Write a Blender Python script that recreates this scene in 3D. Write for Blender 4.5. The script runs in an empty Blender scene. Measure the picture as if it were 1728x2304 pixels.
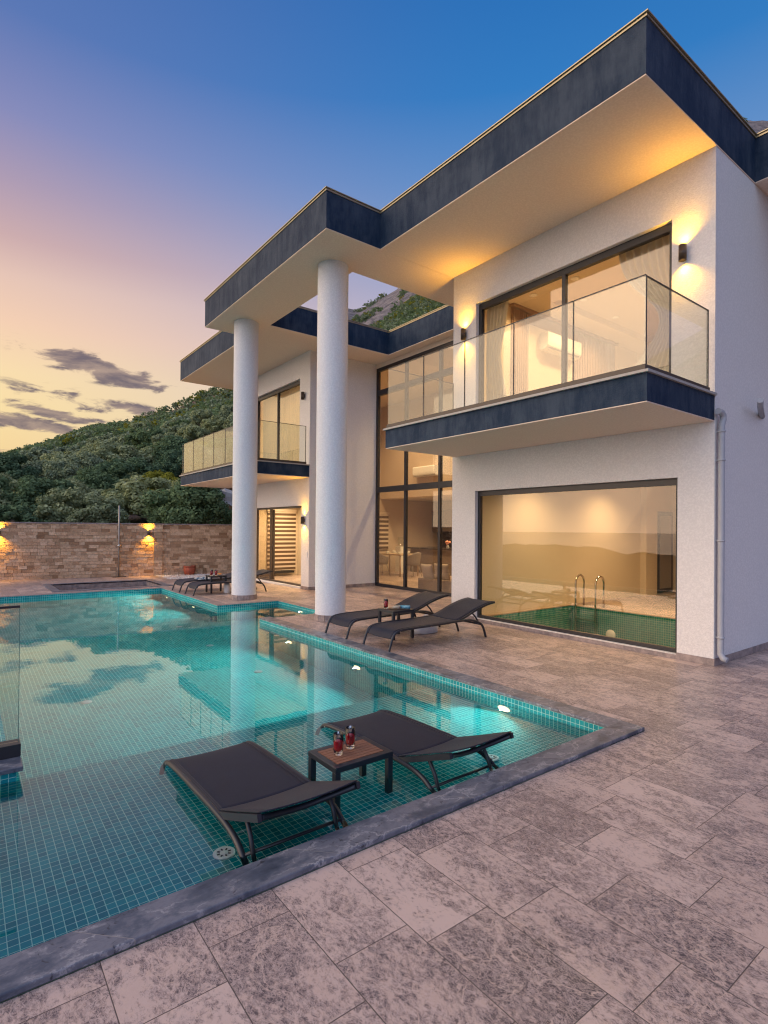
import bpy, bmesh, math, random
import numpy as np
from mathutils import Vector, Matrix, noise as mnoise

random.seed(7)
rng = np.random.default_rng(7)
SC = bpy.context.scene
COL = SC.collection
R = math.radians


# ---------------------------------------------------------------- node helper
class NT:
    def __init__(s, tree):
        s.t = tree

    def n(s, kind, **kw):
        nd = s.t.nodes.new(kind)
        for k, v in kw.items():
            setattr(nd, k, v)
        return nd

    def put(s, sock, v):
        if v is None:
            return
        if hasattr(v, 'is_output'):
            s.t.links.new(v, sock)
        else:
            if isinstance(v, (tuple, list)) and len(v) == 3 and sock.type == 'RGBA':
                v = (*v, 1.0)
            sock.default_value = v

    def m(s, op, a, b=None, c=None, clamp=False):
        nd = s.n('ShaderNodeMath', operation=op, use_clamp=clamp)
        for k, v in enumerate((a, b, c)):
            s.put(nd.inputs[k], v)
        return nd.outputs[0]

    def sstep(s, x, lo, hi):
        nd = s.n('ShaderNodeMapRange', interpolation_type='SMOOTHSTEP')
        s.put(nd.inputs[0], x)
        nd.inputs[1].default_value = lo
        nd.inputs[2].default_value = hi
        return nd.outputs[0]

    def lin(s, x, lo, hi, a, b):
        nd = s.n('ShaderNodeMapRange')
        s.put(nd.inputs[0], x)
        for k, v in zip((1, 2, 3, 4), (lo, hi, a, b)):
            nd.inputs[k].default_value = v
        return nd.outputs[0]

    def mix(s, f, a, b, blend='MIX'):
        nd = s.n('ShaderNodeMix', data_type='RGBA', blend_type=blend)
        s.put(nd.inputs[0], f)
        s.put(nd.inputs[6], a)
        s.put(nd.inputs[7], b)
        return nd.outputs[2]

    def ramp(s, f, stops, interp='LINEAR'):
        nd = s.n('ShaderNodeValToRGB')
        cr = nd.color_ramp
        cr.interpolation = interp
        while len(cr.elements) < len(stops):
            cr.elements.new(0.5)
        for e, (p, c) in zip(cr.elements, stops):
            e.position = p
            e.color = (*c, 1.0)
        s.put(nd.inputs[0], f)
        return nd.outputs[0]

    def xyz(s, v):
        nd = s.n('ShaderNodeSeparateXYZ')
        s.put(nd.inputs[0], v)
        return nd.outputs

    def vec(s, x=0.0, y=0.0, z=0.0):
        nd = s.n('ShaderNodeCombineXYZ')
        for k, v in enumerate((x, y, z)):
            s.put(nd.inputs[k], v)
        return nd.outputs[0]

    def noise(s, v, scale, detail=4.0, rough=0.55, dist=0.0, out=0):
        nd = s.n('ShaderNodeTexNoise')
        s.put(nd.inputs['Vector'], v)
        nd.inputs['Scale'].default_value = scale
        nd.inputs['Detail'].default_value = detail
        nd.inputs['Roughness'].default_value = rough
        nd.inputs['Distortion'].default_value = dist
        return nd.outputs[out]

    def white(s, v, out=0):
        nd = s.n('ShaderNodeTexWhiteNoise', noise_dimensions='3D')
        s.put(nd.inputs[0], v)
        return nd.outputs[out]

    def vadd(s, a, b, op='ADD'):
        nd = s.n('ShaderNodeVectorMath', operation=op)
        s.put(nd.inputs[0], a)
        s.put(nd.inputs[1], b)
        return nd.outputs[0]

    def vscale(s, a, f):
        nd = s.n('ShaderNodeVectorMath', operation='SCALE')
        s.put(nd.inputs[0], a)
        nd.inputs[3].default_value = f
        return nd.outputs[0]

    def bump(s, h, strength, dist=0.01):
        nd = s.n('ShaderNodeBump')
        nd.inputs['Strength'].default_value = strength
        nd.inputs['Distance'].default_value = dist
        s.put(nd.inputs['Height'], h)
        return nd.outputs[0]


def srgb(r, g, b):
    f = lambda v: v / 12.92 if v <= .04045 else ((v + .055) / 1.055) ** 2.4
    return tuple(f(v / 255.0) for v in (r, g, b))


# ---------------------------------------------------------------- camera
CAM_H = 1.6
YAW, PITCH, ROLL = .652159, .00553259, .00808303
FPX, CY = 1244.05, 1183.165
F = Vector((math.sin(YAW) * math.cos(PITCH), math.cos(YAW) * math.cos(PITCH), math.sin(PITCH)))
r0 = Vector((math.cos(YAW), -math.sin(YAW), 0))
u0 = r0.cross(F)
rr = math.cos(ROLL) * r0 + math.sin(ROLL) * u0
uu = -math.sin(ROLL) * r0 + math.cos(ROLL) * u0
cam = bpy.data.cameras.new('camera')
cam.sensor_fit = 'VERTICAL'
cam.sensor_height = 36
cam.lens = FPX / 2304 * 36
cam.shift_y = (CY - 1152) / 2304
cam.clip_start = .05
cam.clip_end = 60000
camo = bpy.data.objects.new('camera', cam)
COL.objects.link(camo)
camo.matrix_world = Matrix(((rr.x, uu.x, -F.x, 0), (rr.y, uu.y, -F.y, 0), (rr.z, uu.z, -F.z, CAM_H), (0, 0, 0, 1)))
SC.camera = camo

# ---------------------------------------------------------------- world: dusk sky
W = bpy.data.worlds.new('World')
SC.world = W
W.use_nodes = True
W.node_tree.nodes.clear()
w = NT(W.node_tree)
d = w.n('ShaderNodeTexCoord').outputs['Generated']
dx, dy, dz = w.xyz(d)
el = w.m('MULTIPLY', w.m('ARCSINE', w.m('MINIMUM', w.m('MAXIMUM', dz, -.9999), .9999)), 57.2958)
az = w.m('MULTIPLY', w.m('ARCTAN2', dx, dy), 57.2958)
e90 = w.m('DIVIDE', el, 90.0, clamp=True)


def stops(lst):
    return [(e / 90.0, srgb(*c)) for e, c in lst]


sun_side = w.ramp(e90, stops([(0, (238, 202, 134)), (6, (248, 215, 152)), (10, (253, 225, 165)), (13, (253, 224, 172)), (17, (249, 210, 178)), (20.6, (234, 199, 181)),
                              (23.5, (209, 174, 172)), (27.5, (177, 156, 178)), (32, (138, 140, 186)), (38, (94, 120, 180)), (52, (60, 98, 165)), (90, (60, 90, 150))]))
far_side = w.ramp(e90, stops([(0, (215, 198, 190)), (14, (200, 188, 200)), (20, (176, 174, 202)), (25, (148, 164, 203)), (30, (106, 148, 202)),
                              (38, (52, 124, 194)), (52, (30, 96, 172)), (90, (50, 90, 160))]))
front = w.mix(w.sstep(az, -8.0, 54.0), sun_side, far_side)
# clouds low over the ridge
n1 = w.noise(w.vec(w.m('MULTIPLY', az, .28), w.m('MULTIPLY', el, .95), 0.0), 1.0, 7.0, .62, .35)
n2 = w.noise(w.vec(w.m('MULTIPLY', az, .10), w.m('MULTIPLY', el, .42), 4.0), 1.0, 4.0, .55)
field = None
for a0, e0, k, sa, se, amp in ((9.9, 14.2, -.18, 5.2, .95, 1.15), (6.4, 9.95, -.14, 3.9, .50, .95), (4.6, 8.8, -.16, 5.2, .7, 1.0), (13.8, 10.75, -.16, 3.6, .55, .95),
                               (4.2, 11.6, -.05, 2.4, .22, .55), (14.9, 13.65, -.1, .65, .24, .7), (1.0, 6.6, -.1, 2.5, .25, .5), (-14, 10.5, .05, 9, .8, .8), (-24, 15, -.1, 8, .9, .8),
                               (9.5, 11.0, -.12, 7.5, 1.0, .50)):
    u = w.m('DIVIDE', w.m('SUBTRACT', az, a0), sa)
    v = w.m('DIVIDE', w.m('SUBTRACT', w.m('SUBTRACT', el, e0), w.m('MULTIPLY', w.m('SUBTRACT', az, a0), k)), se)
    g = w.m('EXPONENT', w.m('MULTIPLY', w.m('ADD', w.m('MULTIPLY', u, u), w.m('MULTIPLY', v, v)), -1.0))
    g = w.m('MULTIPLY', g, amp)
    field = g if field is None else w.m('MAXIMUM', field, g)
dens = w.m('ADD', field, w.m('MULTIPLY', w.m('SUBTRACT', n1, .5), 3.0))
cmask = w.m('MULTIPLY', w.sstep(dens, .22, .70), w.sstep(field, .05, .3))
cloud_c = w.mix(w.sstep(n1, .35, .7), srgb(166, 144, 136), srgb(92, 86, 106))
front = w.mix(w.m('MULTIPLY', cmask, .9), front, cloud_c)
# unseen dome out of the frame, brightened and tinted by direction to light the villa
hl = w.m('MAXIMUM', w.m('SQRT', w.m('ADD', w.m('MULTIPLY', dx, dx), w.m('MULTIPLY', dy, dy))), .001)
cf = w.m('DIVIDE', w.m('ADD', w.m('MULTIPLY', dx, math.sin(YAW)), w.m('MULTIPLY', dy, math.cos(YAW))), hl)
west = w.m('DIVIDE', w.m('MULTIPLY', dx, -1.0), hl)
BK = 1.0
north = w.m('DIVIDE', dy, hl)
back_w = w.mix(w.sstep(north, -.55, .45), (.74, .90, 1.32), (3.5, 2.6, 1.95))
back_c = w.mix(w.sstep(west, -.25, .45), (.22, .17, .34), back_w)
back_c = w.mix(w.sstep(el, 42.0, 78.0), back_c, (.34, .52, .88))
back_f = w.m('MAXIMUM', w.m('SUBTRACT', 1.0, w.sstep(cf, -.15, .62)), w.sstep(el, 50.0, 78.0))
sky = w.mix(back_f, front, back_c)
bg = w.n('ShaderNodeBackground')
w.put(bg.inputs[0], sky)
bg.inputs[1].default_value = 1.0
wo = w.n('ShaderNodeOutputWorld')
W.node_tree.links.new(bg.outputs[0], wo.inputs[0])

# soft wide sun, added left of the frame over the sea for warm glow
sun = bpy.data.lights.new('sun', 'SUN')
sun.energy = .3
sun.angle = R(50)
sun.color = (1, .72, .45)
suno = bpy.data.objects.new('sun', sun)
COL.objects.link(suno)
saz, sel = R(-40), R(14)
sd = Vector((math.sin(saz) * math.cos(sel), math.cos(saz) * math.cos(sel), math.sin(sel)))
suno.rotation_euler = sd.to_track_quat('Z', 'Y').to_euler()

SC.render.engine = 'CYCLES'
SC.view_settings.view_transform = 'Standard'
SC.view_settings.look = 'None'
SC.view_settings.exposure = 0.0
SC.view_settings.gamma = 1
cy = SC.cycles
cy.max_bounces = 10
cy.diffuse_bounces = 4
cy.glossy_bounces = 5
cy.transmission_bounces = 8
cy.transparent_max_bounces = 24
cy.sample_clamp_indirect = 4
cy.use_denoising = True
cy.blur_glossy = .3
cy.pixel_filter_type = 'BLACKMAN_HARRIS'
cy.filter_width = 1.15


# ---------------------------------------------------------------- materials
def mat(name):
    m = bpy.data.materials.new(name)
    m.use_nodes = True
    m.node_tree.nodes.clear()
    t = NT(m.node_tree)
    out = t.n('ShaderNodeOutputMaterial')
    return m, t, out


def pbr(name, color=(.5, .5, .5), rough=.5, metal=0.0, spec=.5, build=None, emit=None, estr=0.0, trans=0.0, ior=1.45):
    m, t, out = mat(name)
    b = t.n('ShaderNodeBsdfPrincipled')
    t.put(b.inputs['Base Color'], color)
    b.inputs['Roughness'].default_value = rough
    b.inputs['Metallic'].default_value = metal
    b.inputs['Specular IOR Level'].default_value = spec
    b.inputs['Transmission Weight'].default_value = trans
    b.inputs['IOR'].default_value = ior
    if emit:
        t.put(b.inputs['Emission Color'], emit)
        b.inputs['Emission Strength'].default_value = estr
    if build:
        build(t, b)
    m.node_tree.links.new(b.outputs[0], out.inputs[0])
    return m


def objc(t):
    return t.n('ShaderNodeTexCoord').outputs['Object']


def posw(t):
    return t.n('ShaderNodeNewGeometry').outputs['Position']


def uvc(t):
    return t.n('ShaderNodeTexCoord').outputs['UV']


def plaster(c1, c2, bs=.35):
    def f(t, b):
        p = posw(t)
        n = t.noise(p, .9, 5, .6)
        c = t.mix(n, c1, c2)
        sp = t.noise(p, 38, 4, .7)
        c = t.mix(t.sstep(sp, .42, .62), tuple(v * .955 for v in c1), c)
        t.put(b.inputs['Base Color'], c)
        h = t.m('ADD', t.noise(p, 70, 3, .6), t.m('MULTIPLY', t.noise(p, 9, 3, .5), .8))
        t.put(b.inputs['Normal'], t.bump(h, bs, .012))
    return f


M = {}
M['plaster'] = pbr('white_plaster', rough=.85, spec=.2, build=plaster((.72, .70, .67), (.80, .775, .74), .5))
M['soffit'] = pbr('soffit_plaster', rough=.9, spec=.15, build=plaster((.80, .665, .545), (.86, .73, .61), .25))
M['column'] = pbr('column_plaster', rough=.85, spec=.2, build=plaster((.70, .71, .72), (.78, .79, .79), .7))
M['room'] = pbr('room_paint', rough=.8, spec=.2, build=plaster((.66, .55, .41), (.70, .585, .44), .05))
M['room_tan'] = pbr('room_paint_tan', rough=.8, spec=.2, build=plaster((.55, .44, .34), (.60, .48, .38), .05))


def fascia(t, b):
    p = posw(t)
    sx = t.n('ShaderNodeMapping')
    t.put(sx.inputs[0], p)
    sx.inputs['Scale'].default_value = (1, 1, .22)
    n = t.noise(sx.outputs[0], 7, 8, .72)
    n2 = t.noise(p, 1.6, 5, .65)
    f = t.sstep(t.m('ADD', t.m('MULTIPLY', n, .6), t.m('MULTIPLY', n2, .5)), .42, .72)
    t.put(b.inputs['Base Color'], t.mix(f, (.004, .021, .052), (.042, .064, .096)))
    t.put(b.inputs['Normal'], t.bump(t.m('ADD', t.noise(p, 60, 3, .6), t.noise(p, 14, 3, .6)), .5, .012))


M['fascia'] = pbr('slate_fascia_plaster', rough=.7, spec=.3, build=fascia)


def deck_stone(t, b):
    x, y, z = t.xyz(posw(t))
    i = t.m('FLOOR', t.m('DIVIDE', t.m('SUBTRACT', x, 1.105), .343))
    off = t.m('MULTIPLY', t.white(t.vec(i, 3.0, 1.0)), .55)
    yy = t.m('DIVIDE', t.m('ADD', y, off), .55)
    j = t.m('FLOOR', yy)
    fx = t.m('SUBTRACT', t.m('DIVIDE', t.m('SUBTRACT', x, 1.105), .343), i)
    fy = t.m('SUBTRACT', yy, j)
    ex = t.m('MULTIPLY', t.m('SUBTRACT', .5, t.m('ABSOLUTE', t.m('SUBTRACT', fx, .5))), .343)
    ey = t.m('MULTIPLY', t.m('SUBTRACT', .5, t.m('ABSOLUTE', t.m('SUBTRACT', fy, .5))), .55)
    edge = t.m('MINIMUM', ex, ey)
    joint = t.m('SUBTRACT', 1.0, t.sstep(edge, .0008, .0028))
    tid = t.vec(i, j, 0.0)
    rnd = t.white(tid, 1)
    r1 = t.white(t.vec(i, j, 7.0))
    r2 = t.white(t.vec(i, j, 11.0))
    q = t.vadd(posw(t), t.vscale(rnd, 30.0))
    warp = t.vscale(t.noise(q, 5.0, 4, .6, out=1), .07)
    qs = t.n('ShaderNodeMapping')
    t.put(qs.inputs[0], t.vadd(q, warp))
    qs.inputs['Scale'].default_value = (1.25, .74, 1)
    rot = t.n('ShaderNodeVectorRotate', rotation_type='Z_AXIS')
    t.put(rot.inputs['Vector'], qs.outputs[0])
    t.put(rot.inputs['Angle'], t.m('MULTIPLY', t.m('SUBTRACT', r1, .5), .9))
    qv = rot.outputs[0]
    def ridge(sc, det, ro, lo, dist=.0):
        n_ = t.noise(qv, sc, det, ro, dist)
        return t.m('SUBTRACT', 1.0, t.sstep(t.m('ABSOLUTE', t.m('SUBTRACT', n_, .5)), .0, lo))

    veins = t.m('MAXIMUM', ridge(17, 5, .62, .030, .5), t.m('MULTIPLY', ridge(38, 4, .6, .045, .3), .85))
    vor = t.n('ShaderNodeTexVoronoi', feature='DISTANCE_TO_EDGE')
    t.put(vor.inputs['Vector'], t.vadd(qv, t.vscale(t.noise(qv, 20, 4, .65, out=1), .07)))
    vor.inputs['Scale'].default_value = 62
    crack = t.m('SUBTRACT', 1.0, t.sstep(vor.outputs[0], .0, .16))
    veins = t.m('MAXIMUM', veins, t.m('MULTIPLY', crack, .55))
    big = ridge(3.2, 5, .6, .018, .6)
    cloud = t.noise(qv, 3.0, 8, .68)
    grain = t.noise(qv, 42, 5, .75)
    mott = t.noise(qv, 10, 7, .76)
    v_ = t.m('ADD', t.m('MULTIPLY', cloud, 1.0), t.m('MULTIPLY', t.m('SUBTRACT', mott, .5), 1.15))
    v_ = t.m('ADD', v_, t.m('ADD', t.m('MULTIPLY', t.m('SUBTRACT', grain, .5), 1.15), t.m('MULTIPLY', t.m('SUBTRACT', r1, .5), .24)))
    dark = t.sstep(v_, .27, .62)
    light = t.mix(r2, (.50, .365, .295), (.62, .47, .39))
    darkc = t.mix(r2, (.085, .064, .068), (.165, .120, .108))
    base = t.mix(dark, light, darkc)
    base = t.mix(t.m('MULTIPLY', veins, t.lin(t.sstep(mott, .28, .56), 0, 1, .35, .80)), base, (.60, .465, .40))
    base = t.mix(t.m('MULTIPLY', big, t.m('MULTIPLY', t.sstep(mott, .36, .58), .8)), base, (.60, .45, .36))
    spk = t.sstep(t.noise(q, 95, 2, .6), .62, .70)
    base = t.mix(t.m('MULTIPLY', t.m('MULTIPLY', spk, dark), .5), base, (.055, .042, .045))
    wht = t.sstep(t.noise(q, 40, 5, .78), .69, .75)
    base = t.mix(t.m('MULTIPLY', wht, .65), base, (.58, .48, .42))
    stain = t.sstep(t.noise(posw(t), .8, 5, .65), .45, .72)
    base = t.mix(t.m('MULTIPLY', stain, .14), base, (.13, .095, .085))
    base = t.mix(t.m('MULTIPLY', t.m('SUBTRACT', r1, .5), .0), base, base)
    base = t.mix(joint, base, (.10, .075, .062))
    t.put(b.inputs['Base Color'], base)
    t.put(b.inputs['Roughness'], t.lin(t.noise(q, 16, 5, .65), .3, .7, .26, .52))
    h = t.m('SUBTRACT', t.m('ADD', t.m('MULTIPLY', grain, .35), t.m('MULTIPLY', r1, .4)), t.m('MULTIPLY', joint, 1.2))
    t.put(b.inputs['Normal'], t.bump(h, .30, .004))


M['deck'] = pbr('travertine_paving', rough=.4, spec=.45, build=deck_stone)


def coping_stone(t, b):
    p = posw(t)
    x, y, z = t.xyz(p)
    seg = t.m('FLOOR', t.m('DIVIDE', t.m('ADD', x, y), .93))
    q = t.vadd(p, t.vscale(t.white(t.vec(seg, 2.0, 0.0), 1), 20.0))
    mp = t.n('ShaderNodeMapping')
    t.put(mp.inputs[0], q)
    mp.inputs['Rotation'].default_value = (0, 0, .5)
    mp.inputs['Scale'].default_value = (1, 2.0, 1)
    n = t.noise(mp.outputs[0], 3.0, 9, .66, .35)
    n2 = t.noise(q, 26, 6, .7)
    c = t.ramp(t.m('ADD', t.m('MULTIPLY', n, .85), t.m('MULTIPLY', n2, .18)), [(.30, (.030, .038, .055)), (.45, (.085, .098, .125)), (.54, (.17, .175, .20)), (.64, (.10, .11, .135)), (.74, (.33, .32, .32))])
    vv = t.n('ShaderNodeTexVoronoi', feature='DISTANCE_TO_EDGE')
    t.put(vv.inputs['Vector'], t.vadd(q, t.vscale(t.noise(q, 4, 4, .6, out=1), .3)))
    vv.inputs['Scale'].default_value = 2.6
    cr = t.m('SUBTRACT', 1.0, t.sstep(vv.outputs[0], 0.0, .016))
    c = t.mix(t.m('MULTIPLY', cr, t.sstep(n2, .45, .6)), c, (.035, .035, .042))
    v3 = t.n('ShaderNodeTexVoronoi', feature='DISTANCE_TO_EDGE')
    t.put(v3.inputs['Vector'], t.vadd(mp.outputs[0], t.vscale(t.noise(q, 6, 5, .7, out=1), .35)))
    v3.inputs['Scale'].default_value = 4.5
    c = t.mix(t.m('MULTIPLY', t.m('SUBTRACT', 1.0, t.sstep(v3.outputs[0], 0.0, .07)), t.m('MULTIPLY', t.sstep(n, .42, .6), .75)), c, (.40, .39, .39))
    sl = t.m('SUBTRACT', t.m('DIVIDE', t.m('ADD', x, y), .93), seg)
    c = t.mix(t.m('SUBTRACT', 1.0, t.sstep(t.m('MULTIPLY', t.m('SUBTRACT', .5, t.m('ABSOLUTE', t.m('SUBTRACT', sl, .5))), .93), .0008, .0025)), c, (.30, .27, .24))
    t.put(b.inputs['Base Color'], c)
    t.put(b.inputs['Normal'], t.bump(n2, .2, .004))


M['coping'] = pbr('grey_marble_coping', rough=.32, spec=.5, build=coping_stone)


def mosaic(ca, cb, grout, p=.043):
    def f(t, b):
        x, y, z = t.xyz(uvc(t))
        u = t.m('DIVIDE', x, p)
        v = t.m('DIVIDE', y, p)
        iu, iv = t.m('FLOOR', u), t.m('FLOOR', v)
        au = t.m('ABSOLUTE', t.m('SUBTRACT', t.m('SUBTRACT', u, iu), .5))
        av = t.m('ABSOLUTE', t.m('SUBTRACT', t.m('SUBTRACT', v, iv), .5))
        g = t.sstep(t.m('MAXIMUM', au, av), .445, .47)
        r = t.white(t.vec(iu, iv, 1.0))
        big = t.noise(t.vec(x, y, 0.0), .9, 3, .5)
        sheet = t.white(t.vec(t.m('FLOOR', t.m('DIVIDE', u, 7.0)), t.m('FLOOR', t.m('DIVIDE', v, 7.0)), 5.0))
        c = t.mix(t.m('ADD', t.m('MULTIPLY', r, .55), t.m('ADD', t.m('MULTIPLY', sheet, .25), t.m('MULTIPLY', big, .3))), ca, cb)
        t.put(b.inputs['Base Color'], t.mix(g, c, grout))
        t.put(b.inputs['Roughness'], t.mix(g, (.24, .24, .24), (.7, .7, .7)))
        t.put(b.inputs['Normal'], t.bump(t.m('SUBTRACT', t.m('MULTIPLY', r, .12), g), .25, .003))
    return f


M['mosaic'] = pbr('teal_glass_mosaic', rough=.15, spec=.5, build=mosaic((.0005, .15, .18), (.001, .345, .36), (.36, .66, .57)))
M['mosaic_green'] = pbr('green_glass_mosaic', rough=.15, spec=.5, build=mosaic((.004, .12, .11), (.012, .24, .205), (.42, .50, .36)))


def stones(t, b):
    g = t.n('ShaderNodeNewGeometry')
    r = g.outputs['Random Per Island']
    p = g.outputs['Position']
    n = t.noise(p, 14, 6, .65)
    c = t.ramp(r, [(0, (0.271, 0.157, 0.084)), (.12, (0.418, 0.265, 0.156)), (.35, (0.554, 0.372, 0.228)), (.7, (0.644, 0.441, 0.280)), (.9, (0.734, 0.529, 0.348)), (1, (0.463, 0.284, 0.160))])
    c = t.mix(t.m('MULTIPLY', t.sstep(n, .42, .7), .55), c, (0.305, 0.191, 0.112))
    pit = t.sstep(t.noise(p, 60, 3, .6), .62, .72)
    c = t.mix(t.m('MULTIPLY', pit, .5), c, (.12, .085, .06))
    t.put(b.inputs['Base Color'], c)
    t.put(b.inputs['Normal'], t.bump(t.m('ADD', t.noise(p, 22, 5, .65), t.m('MULTIPLY', t.noise(p, 70, 3, .6), .4)), .9, .02))


M['stone'] = pbr('split_face_travertine', rough=.85, spec=.2, build=stones)


def plinth(t, b):
    p = posw(t)
    n = t.noise(p, 9, 7, .68)
    t.put(b.inputs['Base Color'], t.mix(t.sstep(n, .35, .65), (.36, .29, .26), (.20, .165, .16)))


M['plinth'] = pbr('stone_skirting', rough=.5, build=plinth)


def brushed(c1, c2, sc):
    def f(t, b):
        n = t.noise(objc(t), sc, 4, .6)
        t.put(b.inputs['Base Color'], t.mix(n, c1, c2))
    return f


M['frame'] = pbr('anthracite_aluminium', rough=.38, spec=.5, build=brushed((.020, .020, .024), (.034, .033, .036), 6))
M['bronze_frame'] = pbr('bronze_aluminium', rough=.4, spec=.5, build=brushed((.06, .045, .035), (.085, .065, .05), 6))
M['trim'] = pbr('weathered_metal_trim', rough=.4, metal=.6, build=brushed((.34, .29, .18), (.46, .41, .28), 5))
M['lip'] = pbr('stone_drip_lip', rough=.6, build=brushed((.34, .32, .29), (.46, .44, .40), 12))
M['lounger'] = pbr('black_coated_steel', rough=.33, spec=.55, build=brushed((.014, .017, .024), (.024, .028, .036), 14))
M['chrome'] = pbr('brushed_steel', rough=.22, metal=1.0, build=brushed((.55, .50, .42), (.66, .60, .52), 20))
M['steel_dull'] = pbr('dull_steel', rough=.45, metal=.7, build=brushed((.30, .27, .24), (.42, .39, .35), 20))
M['pvc'] = pbr('grey_pvc', rough=.5, build=brushed((.32, .34, .37), (.42, .43, .46), 8))
M['white_plastic'] = pbr('white_plastic', rough=.4, build=brushed((.72, .70, .66), (.80, .78, .74), 8))
M['clay'] = pbr('terracotta', rough=.6, build=brushed((.32, .075, .04), (.42, .11, .055), 9))
M['soil'] = pbr('potting_soil', rough=.95, build=brushed((.05, .035, .025), (.09, .06, .045), 60))
M['pole'] = pbr('weathered_pole', rough=.8, build=brushed((.07, .06, .06), (.13, .11, .10), 8))


def sling(t, b):
    x, y, z = t.xyz(objc(t))
    a = t.m('SINE', t.m('MULTIPLY', x, 1400.0))
    c = t.m('SINE', t.m('MULTIPLY', y, 1400.0))
    wv = t.m('MULTIPLY', a, c)
    n = t.noise(objc(t), 7, 4, .6)
    t.put(b.inputs['Base Color'], t.mix(t.m('ADD', t.m('MULTIPLY', n, .7), t.m('MULTIPLY', wv, .15)), (.009, .012, .024), (.022, .028, .048)))
    t.put(b.inputs['Normal'], t.bump(wv, .15, .002))
    b.inputs['Sheen Weight'].default_value = .06
    b.inputs['Sheen Roughness'].default_value = .4
    t.put(b.inputs['Sheen Tint'], (.85, .74, .66))


M['sling'] = pbr('charcoal_mesh_sling', rough=.55, spec=.3, build=sling)


def teak(t, b):
    mp = t.n('ShaderNodeMapping')
    t.put(mp.inputs[0], objc(t))
    mp.inputs['Scale'].default_value = (2, 26, 26)
    n = t.noise(mp.outputs[0], 3, 6, .65, .6)
    t.put(b.inputs['Base Color'], t.mix(n, (.13, .055, .03), (.33, .16, .095)))


M['teak'] = pbr('teak_slats', rough=.5, build=teak)


def slatwood(t, b):
    mp = t.n('ShaderNodeMapping')
    t.put(mp.inputs[0], posw(t))
    mp.inputs['Scale'].default_value = (20, 20, 1.2)
    n = t.noise(mp.outputs[0], 2, 5, .6)
    t.put(b.inputs['Base Color'], t.mix(n, (.27, .165, .10), (.38, .245, .155)))


M['slat'] = pbr('oak_slat_panel', rough=.55, build=slatwood)
M['blind_dark'] = pbr('brown_blind_band', rough=.8, build=brushed((.10, .062, .038), (.15, .09, .055), 20))
M['blind_light'] = pbr('cream_blind_band', rough=.8, build=brushed((.62, .52, .40), (.72, .62, .50), 20))
M['cabinet'] = pbr('taupe_cabinet', rough=.45, build=brushed((.20, .155, .12), (.25, .195, .15), 3))


def darkmarble(t, b):
    p = posw(t)
    v = t.n('ShaderNodeTexVoronoi', feature='DISTANCE_TO_EDGE')
    t.put(v.inputs['Vector'], t.vadd(p, t.vscale(t.noise(p, 2, 4, .6, out=1), .6)))
    v.inputs['Scale'].default_value = 1.6
    t.put(b.inputs['Base Color'], t.mix(t.m('SUBTRACT', 1.0, t.sstep(v.outputs[0], 0, .02)), (.045, .035, .034), (.30, .26, .23)))


M['marble_dark'] = pbr('dark_marble', rough=.25, build=darkmarble)
M['chair_fabric'] = pbr('grey_velvet', rough=.8, build=brushed((.24, .21, .18), (.32, .28, .24), 30))
M['tabletop'] = pbr('pale_oak', rough=.4, build=brushed((.40, .29, .19), (.5, .37, .25), 4))
M['ceramic'] = pbr('white_ceramic', rough=.25, build=brushed((.7, .67, .62), (.78, .75, .7), 4))
M['flower'] = pbr('peach_petals', rough=.7, build=brushed((.75, .28, .16), (.85, .45, .33), 40))
M['cushion'] = pbr('beige_cushion', rough=.85, build=brushed((.36, .29, .23), (.46, .38, .31), 40))
M['sofa'] = pbr('taupe_sofa', rough=.85, build=brushed((.23, .18, .15), (.29, .23, .19), 40))


def emis(name, c, s):
    m, t, out = mat(name)
    e = t.n('ShaderNodeEmission')
    t.put(e.inputs[0], c)
    e.inputs[1].default_value = s
    m.node_tree.links.new(e.outputs[0], out.inputs[0])
    return m


M['lamp_glow'] = emis('sconce_glow', (1, .62, .16), 14)
M['down_glow'] = emis('downlight_glow', (1, .74, .36), 26)
M['pool_glow'] = emis('pool_light_glow', (1, .84, .45), 3)


def pane(name, tint, f0=.05, grey=1.0):
    m, t, out = mat(name)
    g = t.n('ShaderNodeNewGeometry')
    nd = t.n('ShaderNodeVectorMath', operation='DOT_PRODUCT')
    t.put(nd.inputs[0], g.outputs['Normal'])
    t.put(nd.inputs[1], g.outputs['Incoming'])
    c = t.m('ABSOLUTE', nd.outputs['Value'])
    fr = t.m('ADD', f0, t.m('MULTIPLY', t.m('POWER', t.m('SUBTRACT', 1.0, c), 5.0), 1 - f0), clamp=True)
    tr = t.n('ShaderNodeBsdfTransparent')
    t.put(tr.inputs[0], tint)
    gl = t.n('ShaderNodeBsdfGlossy')
    gl.inputs['Roughness'].default_value = 0.0
    gl.inputs[0].default_value = (1, 1, 1, 1)
    mx = t.n('ShaderNodeMixShader')
    t.put(mx.inputs[0], fr)
    m.node_tree.links.new(tr.outputs[0], mx.inputs[1])
    m.node_tree.links.new(gl.outputs[0], mx.inputs[2])
    m.node_tree.links.new(mx.outputs[0], out.inputs[0])
    return m


M['pane'] = pane('window_glass', (.94, .90, .83))
M['balustrade'] = pane('balustrade_glass', (.93, .955, .94))
M['glass_edge'] = pbr('green_glass_edge', rough=.2, build=brushed((.10, .20, .17), (.16, .28, .24), 5))


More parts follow.
